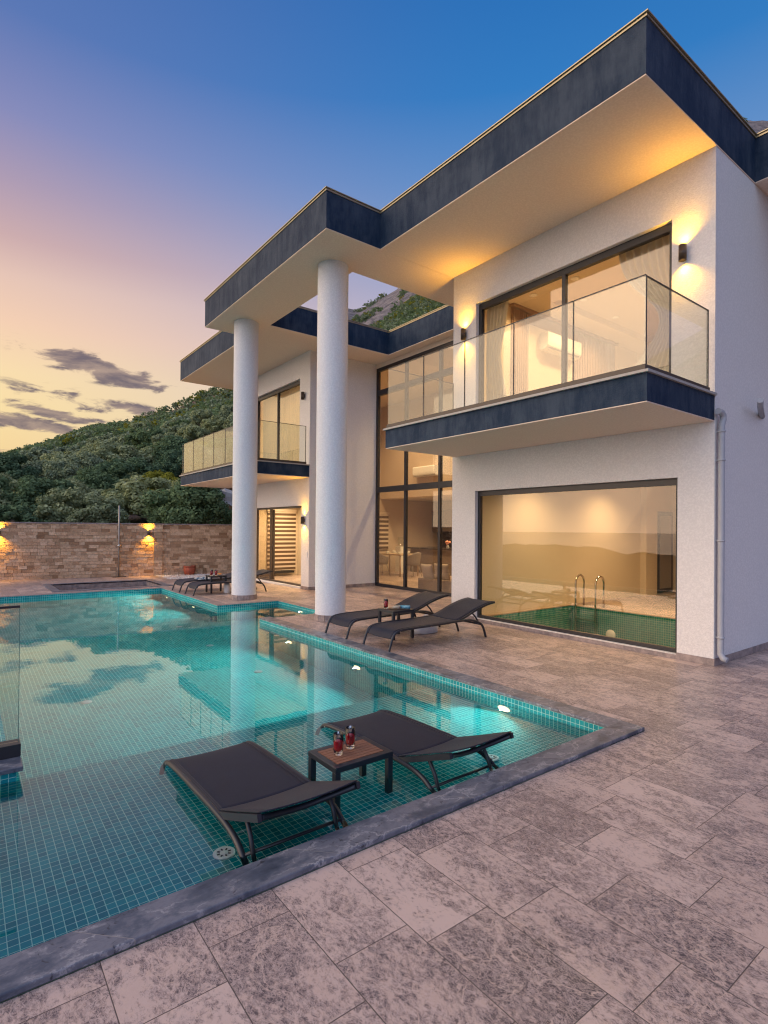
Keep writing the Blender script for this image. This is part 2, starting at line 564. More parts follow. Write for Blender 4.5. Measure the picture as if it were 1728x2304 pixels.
def water_mat():
    m, t, out = mat('pool_water')
    h = t.m('ADD', t.noise(posw(t), 1.7, 3, .5), t.m('MULTIPLY', t.noise(posw(t), 6, 2, .5), .2))
    nrm = t.bump(h, .02, .05)
    rf = t.n('ShaderNodeBsdfRefraction')
    rf.inputs['IOR'].default_value = 1.33
    rf.inputs['Roughness'].default_value = 0.0
    t.put(rf.inputs[0], (.95, .99, 1.0))
    t.put(rf.inputs['Normal'], nrm)
    gl = t.n('ShaderNodeBsdfGlossy')
    gl.inputs['Roughness'].default_value = 0.0
    t.put(gl.inputs[0], (1, 1, 1))
    t.put(gl.inputs['Normal'], nrm)
    fr = t.n('ShaderNodeFresnel')
    fr.inputs['IOR'].default_value = 1.54
    t.put(fr.inputs['Normal'], nrm)
    mx = t.n('ShaderNodeMixShader')
    t.put(mx.inputs[0], fr.outputs[0])
    m.node_tree.links.new(rf.outputs[0], mx.inputs[1])
    m.node_tree.links.new(gl.outputs[0], mx.inputs[2])
    m.node_tree.links.new(mx.outputs[0], out.inputs[0])
    return m


M['water'] = water_mat()
M['sea'] = pbr('sea_water', rough=.25, spec=.5, build=brushed((.10, .15, .20), (.14, .19, .24), .002))


def tumbler(name, c, trans=1.0, rough=0.0, ior=1.45):
    return pbr(name, c, rough=rough, trans=trans, ior=ior, build=None)


M['glass'] = tumbler('drinking_glass', (1, 1, 1))
M['juice'] = pbr('red_juice', (.33, .004, .012), rough=.05, trans=.55, ior=1.34, build=lambda t, b: t.put(b.inputs['Base Color'], t.mix(t.noise(objc(t), 30, 2, .5), (.50, .006, .018), (.62, .014, .03))))


def curtain_mat(name, c):
    m, t, out = mat(name)
    d1 = t.n('ShaderNodeBsdfDiffuse')
    t.put(d1.inputs[0], t.mix(t.noise(posw(t), 4, 3, .5), c, tuple(v * .9 for v in c)))
    d2 = t.n('ShaderNodeBsdfTranslucent')
    t.put(d2.inputs[0], c)
    mx = t.n('ShaderNodeMixShader')
    mx.inputs[0].default_value = .5
    m.node_tree.links.new(d1.outputs[0], mx.inputs[1])
    m.node_tree.links.new(d2.outputs[0], mx.inputs[2])
    m.node_tree.links.new(mx.outputs[0], out.inputs[0])
    return m


M['curtain'] = curtain_mat('sheer_curtain', (.78, .76, .70))


def leaf_mat(name, c1, c2, hv=.10):
    m, t, out = mat(name)
    g = t.n('ShaderNodeNewGeometry')
    oi = t.n('ShaderNodeObjectInfo')
    c = t.mix(g.outputs['Random Per Island'], c1, c2)
    c = t.mix(t.m('MULTIPLY', oi.outputs['Random'], .55), c, tuple(v * f for v, f in zip(c2, (1.25, 1.12, .75))))
    d1 = t.n('ShaderNodeBsdfDiffuse')
    t.put(d1.inputs[0], c)
    d2 = t.n('ShaderNodeBsdfTranslucent')
    t.put(d2.inputs[0], c)
    mx = t.n('ShaderNodeMixShader')
    mx.inputs[0].default_value = .3
    m.node_tree.links.new(d1.outputs[0], mx.inputs[1])
    m.node_tree.links.new(d2.outputs[0], mx.inputs[2])
    m.node_tree.links.new(mx.outputs[0], out.inputs[0])
    return m


M['leaf_olive'] = leaf_mat('olive_leaves', (.085, .135, .080), (.39, .46, .29))
M['leaf_dark'] = leaf_mat('dark_leaves', (.035, .085, .050), (.19, .28, .16))
M['leaf_yellow'] = leaf_mat('yellow_green_leaves', (.12, .15, .022), (.33, .33, .06))
M['leaf_dry'] = leaf_mat('dry_twigs', (.14, .085, .05), (.24, .16, .10))
M['bark'] = pbr('grey_bark', rough=.9, build=brushed((.06, .05, .042), (.12, .10, .085), 12))


def terrain_mat(t, b):
    p = posw(t)
    at = t.n('ShaderNodeAttribute', attribute_name='rock')
    rk = at.outputs['Fac']
    n = t.noise(p, .09, 6, .65)
    n2 = t.noise(p, .7, 6, .7)
    soil = t.mix(n2, (.13, .085, .06), (.27, .185, .14))
    scrub = t.mix(n2, (.030, .045, .022), (.085, .10, .045))
    g = t.mix(t.sstep(t.m('ADD', n, t.m('MULTIPLY', n2, .4)), .58, .78), scrub, soil)
    g = t.mix(t.n('ShaderNodeAttribute', attribute_name='bare').outputs['Fac'], g, soil)
    rn = t.noise(p, .25, 8, .75)
    rock = t.ramp(rn, [(.3, (.05, .048, .052)), (.45, (.17, .155, .155)), (.6, (.30, .265, .25)), (.75, (.36, .31, .28))])
    f = t.sstep(t.m('ADD', rk, t.m('MULTIPLY', t.m('SUBTRACT', t.noise(p, .06, 6, .7), .5), 1.6)), .42, .62)
    t.put(b.inputs['Base Color'], t.mix(f, g, rock))
    t.put(b.inputs['Normal'], t.bump(t.m('ADD', rn, t.m('MULTIPLY', n2, .3)), 1.0, 1.5))


M['terrain'] = pbr('hill_ground', rough=.95, spec=.1, build=terrain_mat)
M['far_land'] = pbr('far_land', rough=.95, spec=.1, build=brushed((.045, .055, .05), (.10, .105, .09), .02))
M['pebble'] = pbr('white_pebbles', rough=.7, build=lambda t, b: t.put(b.inputs['Base Color'], t.mix(t.n('ShaderNodeNewGeometry').outputs['Random Per Island'], (.36, .34, .33), (.72, .70, .68))))
M['towel'] = pbr('blue_patterned_towel', rough=.9, build=lambda t, b: t.put(b.inputs['Base Color'], t.mix(t.sstep(t.noise(objc(t), 16, 2, .5), .47, .53), (.05, .10, .17), (.45, .48, .48))))
M['mag_blue'] = pbr('blue_print_paper', rough=.4, build=lambda t, b: t.put(b.inputs['Base Color'], t.mix(t.sstep(t.noise(objc(t), 22, 3, .6), .42, .6), (.03, .20, .30), (.22, .45, .50))))
M['mag_tan'] = pbr('tan_print_paper', rough=.4, build=lambda t, b: t.put(b.inputs['Base Color'], t.mix(t.sstep(t.noise(objc(t), 22, 3, .6), .42, .6), (.35, .22, .13), (.50, .42, .30))))
M['bag'] = pbr('white_bag_cloth', rough=.8, build=brushed((.50, .50, .52), (.62, .62, .63), 12))
M['citrus'] = pbr('orange_fruit', rough=.5, build=brushed((.75, .28, .03), (.85, .40, .06), 30))


# ---------------------------------------------------------------- mesh builder
class MB:
    """collects faces; build() links them as one mesh object with metre UVs"""

    def __init__(s):
        s.v, s.f, s.sm, s.mi = [], [], [], []

    def face(s, pts, smooth=False, mi=0):
        k = len(s.v)
        s.v.extend([tuple(p) for p in pts])
        s.f.append(tuple(range(k, k + len(pts))))
        s.sm.append(smooth)
        s.mi.append(mi)

    def grid(s, rows, smooth=True, closed=False, mi=0):
        k = len(s.v)
        n = len(rows[0])
        for r_ in rows:
            s.v.extend([tuple(p) for p in r_])
        for i in range(len(rows) - 1):
            for j in range(n if closed else n - 1):
                a = k + i * n + j
                b = k + i * n + (j + 1) % n
                s.f.append((a, b, b + n, a + n))
                s.sm.append(smooth)
                s.mi.append(mi)
        return k

    def box(s, x0, x1, y0, y1, z0, z1, mi=0):
        p = [(x0, y0, z0), (x1, y0, z0), (x1, y1, z0), (x0, y1, z0), (x0, y0, z1), (x1, y0, z1), (x1, y1, z1), (x0, y1, z1)]
        k = len(s.v)
        s.v.extend(p)
        for q in ((3, 2, 1, 0), (4, 5, 6, 7), (0, 1, 5, 4), (1, 2, 6, 5), (2, 3, 7, 6), (3, 0, 4, 7)):
            s.f.append(tuple(k + i for i in q))
            s.sm.append(False)
            s.mi.append(mi)
        return s

    def obox(s, c, ax, ay, az_, mi=0):
        """box from centre and three half-axis vectors"""
        c, ax, ay, az_ = Vector(c), Vector(ax), Vector(ay), Vector(az_)
        k = len(s.v)
        for sz in (-1, 1):
            for sx, sy in ((-1, -1), (1, -1), (1, 1), (-1, 1)):
                s.v.append(tuple(c + sx * ax + sy * ay + sz * az_))
        for q in ((3, 2, 1, 0), (4, 5, 6, 7), (0, 1, 5, 4), (1, 2, 6, 5), (2, 3, 7, 6), (3, 0, 4, 7)):
            s.f.append(tuple(k + i for i in q))
            s.sm.append(False)
            s.mi.append(mi)
        return s

    def tube(s, pts, rad, seg=10, caps=True, sq=1.0):
        pts = [Vector(p) for p in pts]
        rads = rad if isinstance(rad, (list, tuple)) else [rad] * len(pts)
        rows = []
        t0 = (pts[1] - pts[0]).normalized()
        up = Vector((0, 0, 1)) if abs(t0.z) < .9 else Vector((1, 0, 0))
        nrm = (up - up.dot(t0) * t0).normalized()
        for i, p in enumerate(pts):
            a = pts[min(i + 1, len(pts) - 1)] - pts[max(i - 1, 0)]
            t = a.normalized()
            nrm = (nrm - nrm.dot(t) * t).normalized()
            bn = t.cross(nrm)
            rows.append([p + rads[i] * (math.cos(2 * math.pi * k / seg) * nrm + sq * math.sin(2 * math.pi * k / seg) * bn) for k in range(seg)])
        k = s.grid(rows, True, True)
        if caps:
            n = len(rows)
            s.f.append(tuple(k + i for i in range(seg))[::-1])
            s.f.append(tuple(k + (n - 1) * seg + i for i in range(seg)))
            s.sm += [False, False]
            s.mi += [0, 0]
        return s

    def lathe(s, prof, c=(0, 0, 0), seg=24, smooth=True, axis='z'):
        rows = []
        for r_, z in prof:
            row = []
            for k in range(seg):
                a = 2 * math.pi * k / seg
                x, y = r_ * math.cos(a), r_ * math.sin(a)
                q = (x, y, z) if axis == 'z' else ((z, x, y) if axis == 'x' else (x, z, y))
                row.append((c[0] + q[0], c[1] + q[1], c[2] + q[2]))
            rows.append(row)
        k = s.grid(rows, smooth, True)
        for ri, rev in ((0, True), (len(rows) - 1, False)):
            if prof[ri][0] > 1e-6:
                idx = [k + ri * seg + i for i in range(seg)]
                s.f.append(tuple(idx[::-1] if rev else idx))
                s.sm.append(False)
                s.mi.append(0)
        return s

    def build(s, name, m, parent=None, origin=None, bevel=0.0, uv=True):
        base = WPOS.get(parent.name, Vector((0, 0, 0))) if parent else Vector(origin or (0, 0, 0))
        me = bpy.data.meshes.new(name)
        vs = np.array(s.v, dtype=float) - np.array(base)
        me.from_pydata(vs.tolist(), [], s.f)
        for mm in (m if isinstance(m, (list, tuple)) else [m]):
            me.materials.append(mm)
        me.polygons.foreach_set('use_smooth', s.sm)
        me.polygons.foreach_set('material_index', s.mi)
        bm = bmesh.new()
        bm.from_mesh(me)
        bmesh.ops.remove_doubles(bm, verts=bm.verts, dist=1e-5) if not getattr(s, 'keep', False) else None
        bmesh.ops.recalc_face_normals(bm, faces=bm.faces)
        if getattr(s, 'up', False):
            for f_ in bm.faces:
                if f_.normal.z < 0:
                    f_.normal_flip()
        bm.to_mesh(me)
        bm.free()
        if uv:
            lay = me.uv_layers.new(name='uv')
            for poly in me.polygons:
                n = poly.normal
                a = max(range(3), key=lambda k: abs(n[k]))
                for li in poly.loop_indices:
                    co = me.vertices[me.loops[li].vertex_index].co + base
                    lay.data[li].uv = (co.y, co.z) if a == 0 else ((co.x, co.z) if a == 1 else (co.x, co.y))
        o = bpy.data.objects.new(name, me)
        COL.objects.link(o)
        if parent:
            o.parent = parent
            WPOS[o.name] = base.copy()
        else:
            o.location = base
            WPOS[o.name] = base.copy()
        if bevel:
            md = o.modifiers.new('bevel', 'BEVEL')
            md.width = bevel
            md.segments = 2
            md.limit_method = 'ANGLE'
        return o


WPOS = {}


def tag(o, label, cat, group=None):
    o['label'] = label
    o['category'] = cat
    if group:
        o['group'] = group
    return o


def thing(name, label, cat, loc=(0, 0, 0), group=None):
    o = bpy.data.objects.new(name, None)
    o.empty_display_size = .2
    COL.objects.link(o)
    o.location = loc
    WPOS[o.name] = Vector(loc)
    return tag(o, label, cat, group)


def struct(o):
    o['kind'] = 'structure'
    return o


def copy_tree(o, parent=None):
    c = o.copy()
    COL.objects.link(c)
    if parent:
        c.parent = parent
    for ch in list(o.children):
        copy_tree(ch, c)
    return c


def cells(mb, ins, outs, axis, lo, hi, side_mi=0, lo_mi=0, hi_mi=0, do=('lo', 'hi', 'side')):
    """solid of a rectilinear region: ins/outs are rects (a0,a1,b0,b1) on the two axes left after axis, thick from lo to hi along axis"""
    A = sorted({v for q in ins + outs for v in q[:2]})
    B = sorted({v for q in ins + outs for v in q[2:]})

    def inside(a, b):
        return any(q[0] < a < q[1] and q[2] < b < q[3] for q in ins) and not any(q[0] < a < q[1] and q[2] < b < q[3] for q in outs)

    nA, nB = len(A) - 1, len(B) - 1
    g = [[inside((A[i] + A[i + 1]) / 2, (B[j] + B[j + 1]) / 2) for j in range(nB)] for i in range(nA)]

    def P(a, b, t):
        return {'x': (t, a, b), 'y': (a, t, b), 'z': (a, b, t)}[axis]

    for i in range(nA):
        for j in range(nB):
            if not g[i][j]:
                continue
            a0, a1, b0, b1 = A[i], A[i + 1], B[j], B[j + 1]
            if 'lo' in do:
                mb.face([P(a0, b0, lo), P(a0, b1, lo), P(a1, b1, lo), P(a1, b0, lo)], mi=lo_mi)
            if 'hi' in do:
                mb.face([P(a0, b0, hi), P(a1, b0, hi), P(a1, b1, hi), P(a0, b1, hi)], mi=hi_mi)
            if 'side' in do:
                for di, dj, e in ((-1, 0, ((a0, b0), (a0, b1))), (1, 0, ((a1, b0), (a1, b1))), (0, -1, ((a0, b0), (a1, b0))), (0, 1, ((a0, b1), (a1, b1)))):
                    ii, jj = i + di, j + dj
                    if 0 <= ii < nA and 0 <= jj < nB and g[ii][jj]:
                        continue
                    (pa, pb), (qa, qb) = e
                    mb.face([P(pa, pb, lo), P(qa, qb, lo), P(qa, qb, hi), P(pa, pb, hi)], mi=side_mi)
    return mb


# ---------------------------------------------------------------- terrain, sea, far land
RIDGE = [(-180, -6), (-150, -9), (-90, -9), (-60, -6), (-30, -1.0), (-12, 3.2), (2.54, 5.13), (4.44, 5.73), (6.76, 6.99), (9.27, 8.46), (12.47, 9.34), (14.7, 10.39), (18.19, 12.04),
         (21.57, 13.68), (27, 17.5), (32, 21.2), (33.4, 21.83), (34, 21.6), (34.88, 21.7), (36.44, 22.5), (38.55, 23.6), (40.2, 24.5), (50, 28.5), (60, 32.5), (66, 33), (70.2, 32.2), (71.2, 31.7),
         (72, 31.6), (90, 28), (120, 14), (150, 0), (180, -6)]
RDIST = [(-180, 200), (-90, 200), (-30, 200), (2, 200), (20, 240), (33, 380), (72, 420), (120, 300), (180, 200)]


def interp(tab, x):
    return float(np.interp(x, [a for a, b in tab], [b for a, b in tab]))


def ground_z(x, y):
    r_ = math.hypot(x, y)
    a = math.degrees(math.atan2(x, y))
    e, Rr = interp(RIDGE, a), interp(RDIST, a)
    if e < 0:
        base = -3.0
        zr = 1.6 + Rr * math.tan(R(e))
    else:
        base = .2
        zr = 1.6 + Rr * math.tan(R(e))
    r1 = 24.5
    if r_ <= r1:
        return -3.2 + (base + 3.2) * max(0, min(1, (r_ - 22.5) / (r1 - 22.5)))
    f_ = (r_ - r1) / (Rr - r1)
    if f_ <= 1:
        z = base + (zr - base) * f_ ** 1.12
        amp = (1.0 if e >= 0 else .3) * min(1, f_ * 3) * (1 - f_ ** 4)
        z += amp * (r_ * .022) * mnoise.fractal(Vector((x * .03, y * .03, 0)), 1.0, 2.0, 4)
        if a > 28:
            z += amp * max(0, f_ - .55) * 22 * mnoise.ridged_multi_fractal(Vector((x * .02, y * .02, 3)), 1, 2, 5, 1, 2) * .35
        # ridge crest raggedness
        z += f_ ** 6 * (Rr * .004) * mnoise.fractal(Vector((a * .9, 1.3, 0)), 1.0, 2.0, 4)
        return z
    return zr - (r_ - Rr) * .45 - 2 * (f_ - 1)


def make_terrain():
    azs = np.concatenate([np.arange(-180, -30, 4.0), np.arange(-30, 0, 1.5), np.arange(0, 76, .4), np.arange(76, 180.1, 4.0)])
    fr = np.concatenate([np.linspace(0, 22, 3), np.linspace(22.5, 24.5, 3)])
    verts, faces, rock, bare = [], [], [], []
    rows = []
    for a in azs:
        Rr = interp(RDIST, a)
        rs = np.concatenate([fr, 24.5 + (Rr - 24.5) * np.linspace(.006, 1.0, 90) ** 1.35, Rr + np.array([4, 15, 60, 200, 500])])
        row = []
        for q in rs:
            x, y = q * math.sin(R(a)), q * math.cos(R(a))
            row.append(len(verts))
            verts.append((x, y, ground_z(x, y)))
            f_ = (q - 24.5) / (Rr - 24.5)
            rock.append(max(0, min(1, (f_ - .50) / .16)) * max(0, min(1, (a - 27) / 4)) if f_ <= 1.2 else 0)
            bare.append((1.0 if .70 < f_ < 1.02 else 0) * max(0, min(1, (a - 10) / 5)) * max(0, min(1, (28 - a) / 3)))
        rows.append(row)
    for i in range(len(rows) - 1):
        for j in range(len(rows[0]) - 1):
            faces.append((rows[i][j], rows[i + 1][j], rows[i + 1][j + 1], rows[i][j + 1]))
    me = bpy.data.meshes.new('hillside')
    me.from_pydata(verts, [], faces)
    me.polygons.foreach_set('use_smooth', [True] * len(faces))
    for nm, vals in (('rock', rock), ('bare', bare)):
        at = me.attributes.new(nm, 'FLOAT', 'POINT')
        at.data.foreach_set('value', vals)
    me.materials.append(M['terrain'])
    o = bpy.data.objects.new('hillside', me)
    COL.objects.link(o)
    return struct(o)


make_terrain()
mb = MB()
mb.face([(-30000, -30000, -125), (9000, -30000, -125), (9000, 30000, -125), (-30000, 30000, -125)])
struct(mb.build('sea', M['sea'], uv=False))
mb = MB()
rows = []
for i in range(26):
    row = []
    for j in range(120):
        a = -165 + j * 1.3
        q = 1100 + i * 120
        x, y = q * math.sin(R(a)), q * math.cos(R(a))
        h = 115 * max(0, mnoise.fractal(Vector((x * .0011, y * .0011, 5)), 1, 2, 5) + .18) * math.sin(math.pi * i / 25)
        row.append((x, y, -128 + h))
    rows.append(row)
mb.grid(rows)
struct(mb.build('distant_hills', M['far_land'], uv=False))

# ---------------------------------------------------------------- deck and pool
WL = -.07
SHELF = -.31
DEEP = -1.5
mb = MB()
POOL = [(-.5, 4.165, 2.436, 15.03), (4.165, 5.525, 9.03, 11.05)]
COPE = [(-.5, 4.363, 2.25, 2.436), (4.165, 4.363, 2.436, 9.03)]
BASIN = (1.95, 4.42, 15.72, 17.55)
cells(mb, [(-.62, 17, -7, 20.6), (-3.2, -.62, -7, 2.25), (-3.2, -.62, 15.3, 20.6)], POOL + COPE + [BASIN] + [(7.36, 10.33, 3.0, 6.93)], 'z', -.25, 0.0, do=('hi',))
mb.up = True
struct(mb.build('deck', M['deck'], uv=False))

pool = thing('swimming_pool', 'teal mosaic swimming pool with a shallow shelf and grey marble coping', 'pool', (2, 6, 0))
mb = MB()
# walls as slabs 0.12 outside the water, floors
cells(mb, POOL, [], 'z', DEEP, -.035, do=('side',))
mb.face([(-.5, 4.57, DEEP), (4.165, 4.57, DEEP), (4.165, 15.03, DEEP), (-.5, 15.03, DEEP)])
mb.face([(4.165, 9.03, DEEP), (5.525, 9.03, DEEP), (5.525, 11.05, DEEP), (4.165, 11.05, DEEP)])
mb.face([(-.5, 2.436, SHELF), (4.165, 2.436, SHELF), (4.165, 4.57, SHELF), (-.5, 4.57, SHELF)])
mb.face([(-.5, 4.57, DEEP), (4.165, 4.57, DEEP), (4.165, 4.57, SHELF), (-.5, 4.57, SHELF)])
basin_o = mb.build('basin', M['mosaic'], pool)
mb = MB()
mb.box(-.80, -.503, 2.26, 15.2, -3.4, -.066)
mb.build('overflow_wall', M['mosaic'], pool)
# upper tile band up to the coping
mb = MB()
cells(mb, POOL, [], 'z', -.035, .001, do=('side',))
mb.build('tile_band', M['mosaic'], pool)
mb = MB()
cells(mb, [(-.5, 4.363, 2.25, 2.440), (4.161, 4.363, 2.440, 9.026)], [], 'z', .0015, .030)
mb.build('coping', M['coping'], pool, bevel=.006)
# thin stone nosing round the far edges
mb = MB()
cells(mb, [(-.5, 4.40, 15.026, 15.20), (4.161, 4.40, 11.046, 15.026), (4.40, 5.70, 11.046, 11.20), (5.521, 5.70, 9.03, 11.046)], [], 'z', .0015, .010)
mb.build('edge_strip', M['plinth'], pool)


def pool_light(x, y, z):
    m_ = MB()
    m_.lathe([(.0, -.012), (.075, -.012), (.088, -.006), (.09, 0)], (x, y, z), 20, axis='x')
    ring = m_.build('pool_light', M['white_plastic'], pool)
    m_ = MB()
    m_.lathe([(0, -.022), (.055, -.020), (.074, -.0125)], (x, y, z), 20, axis='x')
    m_.build('lens', M['pool_glow'], ring)
    L = bpy.data.lights.new('pool_lamp', 'SPOT')
    L.energy = 90 if z > -.3 else 170
    L.color = (.62, 1, .90)
    L.spot_size = R(150)
    L.spot_blend = .8
    L.shadow_soft_size = .012
    o = bpy.data.objects.new('pool_lamp', L)
    COL.objects.link(o)
    o.parent = ring
    o.location = Vector((x - .06, y, z)) - WPOS[ring.name]
    o.rotation_euler = Vector((1, .0, .10)).to_track_quat('Z', 'Y').to_euler()


for y, z in ((3.52, -.215), (6.0, -.66), (7.89, -.70), (12.47, -.85), (14.5, -.95)):
    pool_light(4.165, y, z)
pool_light(5.525, 9.99, -.26)
for x, y in ((1.16, 2.94), (3.27, 2.89)):
    m_ = MB()
    m_.lathe([(.06, 0), (.06, .010), (.050, .013), (.040, .013), (.038, .008), (.02, .008), (.018, .015), (0, .015)], (x, y, SHELF + .002), 28)
    dr = m_.build('drain_cover', M['white_plastic'], pool)
    m_ = MB()
    for k in range(8):
        a = k * math.pi / 4
        m_.obox((x + .031 * math.cos(a), y + .031 * math.sin(a), SHELF + .0135), (.008 * math.cos(a), .008 * math.sin(a), 0), (-.004 * math.sin(a), .004 * math.cos(a), 0), (0, 0, .002))
    m_.build('grille', M['frame'], dr)
for x, y in ((3.38, 10.97), (3.34, 9.17), (3.39, 7.37), (1.2, 7.37)):
    m_ = MB()
    m_.lathe([(.06, 0), (.06, .014), (.03, .018), (0, .018)], (x, y, DEEP + .002), 18)
    m_.build('floor_inlet', M['pvc'], pool)

mb = MB()
cells(mb, [(-.498, 4.163, 2.438, 15.028), (4.163, 5.523, 9.032, 11.048)], [], 'z', WL, WL, do=('hi',))
mb.up = True
struct(mb.build('water', M['water'], uv=False))

# sunken travertine basin beyond the pool
sunk = thing('sunken_basin', 'dry sunken stone basin in the paving in front of the stone wall', 'basin', (3.2, 16.6, 0))
mb = MB()
cells(mb, [BASIN], [], 'z', -.55, -.001, do=('lo', 'side'))
mb.build('lining', M['plinth'], sunk)
mb = MB()
x0, x1, y0, y1 = BASIN
cells(mb, [(x0 - .2, x1 + .2, y0 - .2, y1 + .2)], [BASIN], 'z', -.03, .012)
mb.build('coping', M['coping'], sunk, bevel=.004)

# spa wall with its glass screen, left of the shelf
spa = thing('spa_wall', 'low mosaic wall in the pool with marble cap and frameless glass screen', 'wall', (0, 4.5, 0))
mb = MB()
mb.box(-.495, .30, 4.34, 4.80, -1.49, -.001)
mb.box(-.495, .285, 4.80, 6.75, -1.49, -.045)
mb.build('mosaic_wall', M['mosaic'], spa)
mb = MB()
mb.box(-.495, .335, 4.30, 4.82, 0.0, .030)
mb.build('coping', M['coping'], spa, bevel=.005)
mb = MB()
mb.box(-.495, .335, 4.50, 4.62, .031, .115)
mb.build('channel', M['frame'], spa)
mb = MB()
mb.box(-.495, .322, 4.555, 4.567, .116, 1.035)
gp = mb.build('glass_panel', M['balustrade'], spa)
mb = MB()
mb.box(.3225, .326, 4.554, 4.568, .116, 1.035)
mb.build('glass_edge', M['glass_edge'], gp)
mb = MB()
mb.box(-.495, .326, 4.550, 4.572, 1.036, 1.052)
mb.build('top_rail', M['frame'], gp)

# ---------------------------------------------------------------- villa
villa = thing('villa', 'white two storey villa with slate flat roofs, balconies and round columns', 'house', (8, 8, 0))
XW = 7.124          # front walls
YR = 2.847          # right corner
SZ = 6.228          # soffit
TZ = 6.835          # roof top
ROOF = [(5.45, 17.5, 2.835, 7.30), (4.41, 17.5, 7.30, 12.64), (5.44, 17.5, 12.64, 17.78), (8.30, 17.5, .2, 2.835)]
HOLE = [(5.54, 8.963, 8.25, 11.60)]
mb = MB()
cells(mb, ROOF, HOLE, 'z', SZ + .002, TZ, do=('hi', 'side'))
roof = mb.build('roof', M['fascia'], villa)
mb = MB()
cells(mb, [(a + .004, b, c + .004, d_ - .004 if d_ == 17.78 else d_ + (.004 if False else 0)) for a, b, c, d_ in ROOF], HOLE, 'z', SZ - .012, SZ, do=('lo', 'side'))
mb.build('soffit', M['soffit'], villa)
# drip trim along the roof edges
mb = MB()
ring = [(5.45, 2.835), (5.45, 7.30), (4.41, 7.30), (4.41, 12.64), (5.44, 12.64), (5.44, 17.78)]
o_ = .022


def strip(x0, y0, x1, y1, z0, z1):
    mb.box(min(x0, x1), max(x0, x1), min(y0, y1), max(y0, y1), z0, z1)


for z0, z1, oo in ((TZ + .001, TZ + .014, .028), (TZ - .030, TZ - .006, .012)):
    strip(5.45 - oo, 2.835 - oo, 5.45, 7.30 - oo, z0, z1)
    strip(4.41 - oo, 7.30 - oo, 5.45, 7.30, z0, z1)
    strip(4.41 - oo, 7.30, 4.41, 12.64 + oo, z0, z1)
    strip(4.41, 12.64, 5.44 - oo, 12.64 + oo, z0, z1)
    strip(5.44 - oo, 12.64, 5.44, 17.78 + oo, z0, z1)
    strip(5.45, 2.835 - oo, 8.30 - oo, 2.835, z0, z1)
    strip(8.30 - oo, .2, 8.30, 2.835, z0, z1)
    strip(5.54, 11.60 - oo, 8.963 - oo, 11.60, z0, z1)
    strip(8.963 - oo, 8.25, 8.963, 11.60, z0, z1)
mb.build('roof_trim', M['trim'], roof)

# walls: right block
mb = MB()
cells(mb, [(YR, 7.28, 0.001, SZ - .013)], [(3.275, 6.715, .06, 2.275), (3.36, 6.72, 3.26, 5.56)], 'x', XW, XW + .16)
mb.build('front_wall', M['plaster'], villa)
mb = MB()
mb.box(XW + .161, 17.4, YR, YR + .15, .001, SZ - .013)
mb.build('side_wall', M['plaster'], villa)
mb = MB()
mb.box(XW + .161, 9.33, 7.13, 7.279, .001, SZ - .013)
mb.build('court_wall', M['plaster'], villa)
# left block
mb = MB()
cells(mb, [(12.52, 17.2, .001, SZ - .013)], [(12.92, 15.90, .05, 2.20), (13.07, 15.92, 3.26, 5.59)], 'x', XW, XW + .16)
mb.build('front_wall', M['plaster'], villa)
mb = MB()
mb.box(XW + .161, 9.25, 12.52, 12.66, .001, SZ - .013)
mb.build('court_wall', M['plaster'], villa)
mb = MB()
mb.box(XW + .161, 13.0, 17.05, 17.199, .001, SZ - .013)
mb.build('end_wall', M['plaster'], villa)
mb = MB()
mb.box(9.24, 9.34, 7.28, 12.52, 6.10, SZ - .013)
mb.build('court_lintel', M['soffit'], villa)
# skirting
for bx_ in ((XW - .012, XW - .0005, YR - .012, 3.275), (XW - .0005, 17.0, YR - .012, YR - .0005), (XW - .012, XW - .0005, 6.715, 7.28), (XW - .010, XW - .0005, 3.2755, 6.7145), (XW - .012, XW - .0005, 12.508, 12.92),
            (XW - .0005, 9.24, 12.508, 12.5195)):
    mb = MB()
    mb.box(*bx_, .001, .055 if bx_[2] == 3.2755 else .085)
    mb.build('skirting', M['plinth'], villa)


def window(axis_x, y0, y1, z0, z1, mull, trans=(), fw=.055, depth=.07, frame='frame', name='window', label=None, open_=(), dep2=None, top=None):
    """window in a plane x = axis_x with vertical mullions at mull (y) and transoms at trans (z); frame mesh > panes"""
    m_ = MB()
    xs0, xs1 = axis_x, axis_x + depth
    tp = top or fw
    m_.box(xs0, xs1, y0, y0 + fw, z0, z1)
    m_.box(xs0, xs1, y1 - fw, y1, z0, z1)
    m_.box(xs0, xs1, y0 + fw, y1 - fw, z0, z0 + fw)
    m_.box(xs0, xs1, y0 + fw, y1 - fw, z1 - tp, z1)
    edges = [y0 + fw / 2] + list(mull) + [y1 - fw / 2]
    for y in mull:
        m_.box(xs0 + .004, xs1 - .004, y - fw / 2, y + fw / 2, z0 + fw, z1 - tp)
    zed = [z0 + fw / 2] + [z for z in trans] + [z1 - tp / 2]
    for z in trans:
        for a, b in zip(edges[:-1], edges[1:]):
            m_.box(xs0 - .004, xs1 - .008, a + fw / 2, b - fw / 2, z - .075, z + .075)
    fr = m_.build(name, M[frame], villa)
    for i, (a, b) in enumerate(zip(edges[:-1], edges[1:])):
        for c_, d_ in zip(zed[:-1], zed[1:]):
            if i in open_:
                continue
            p_ = MB()
            g0 = .078 if c_ in trans else fw / 2 + .002
            g1 = .078 if d_ in trans else fw / 2 + .002
            p_.box(axis_x + .030, axis_x + .040, a + fw / 2 + .002, b - fw / 2 - .002, c_ + g0, d_ - g1)
            p_.build('pane', M['pane'], fr)
    return fr


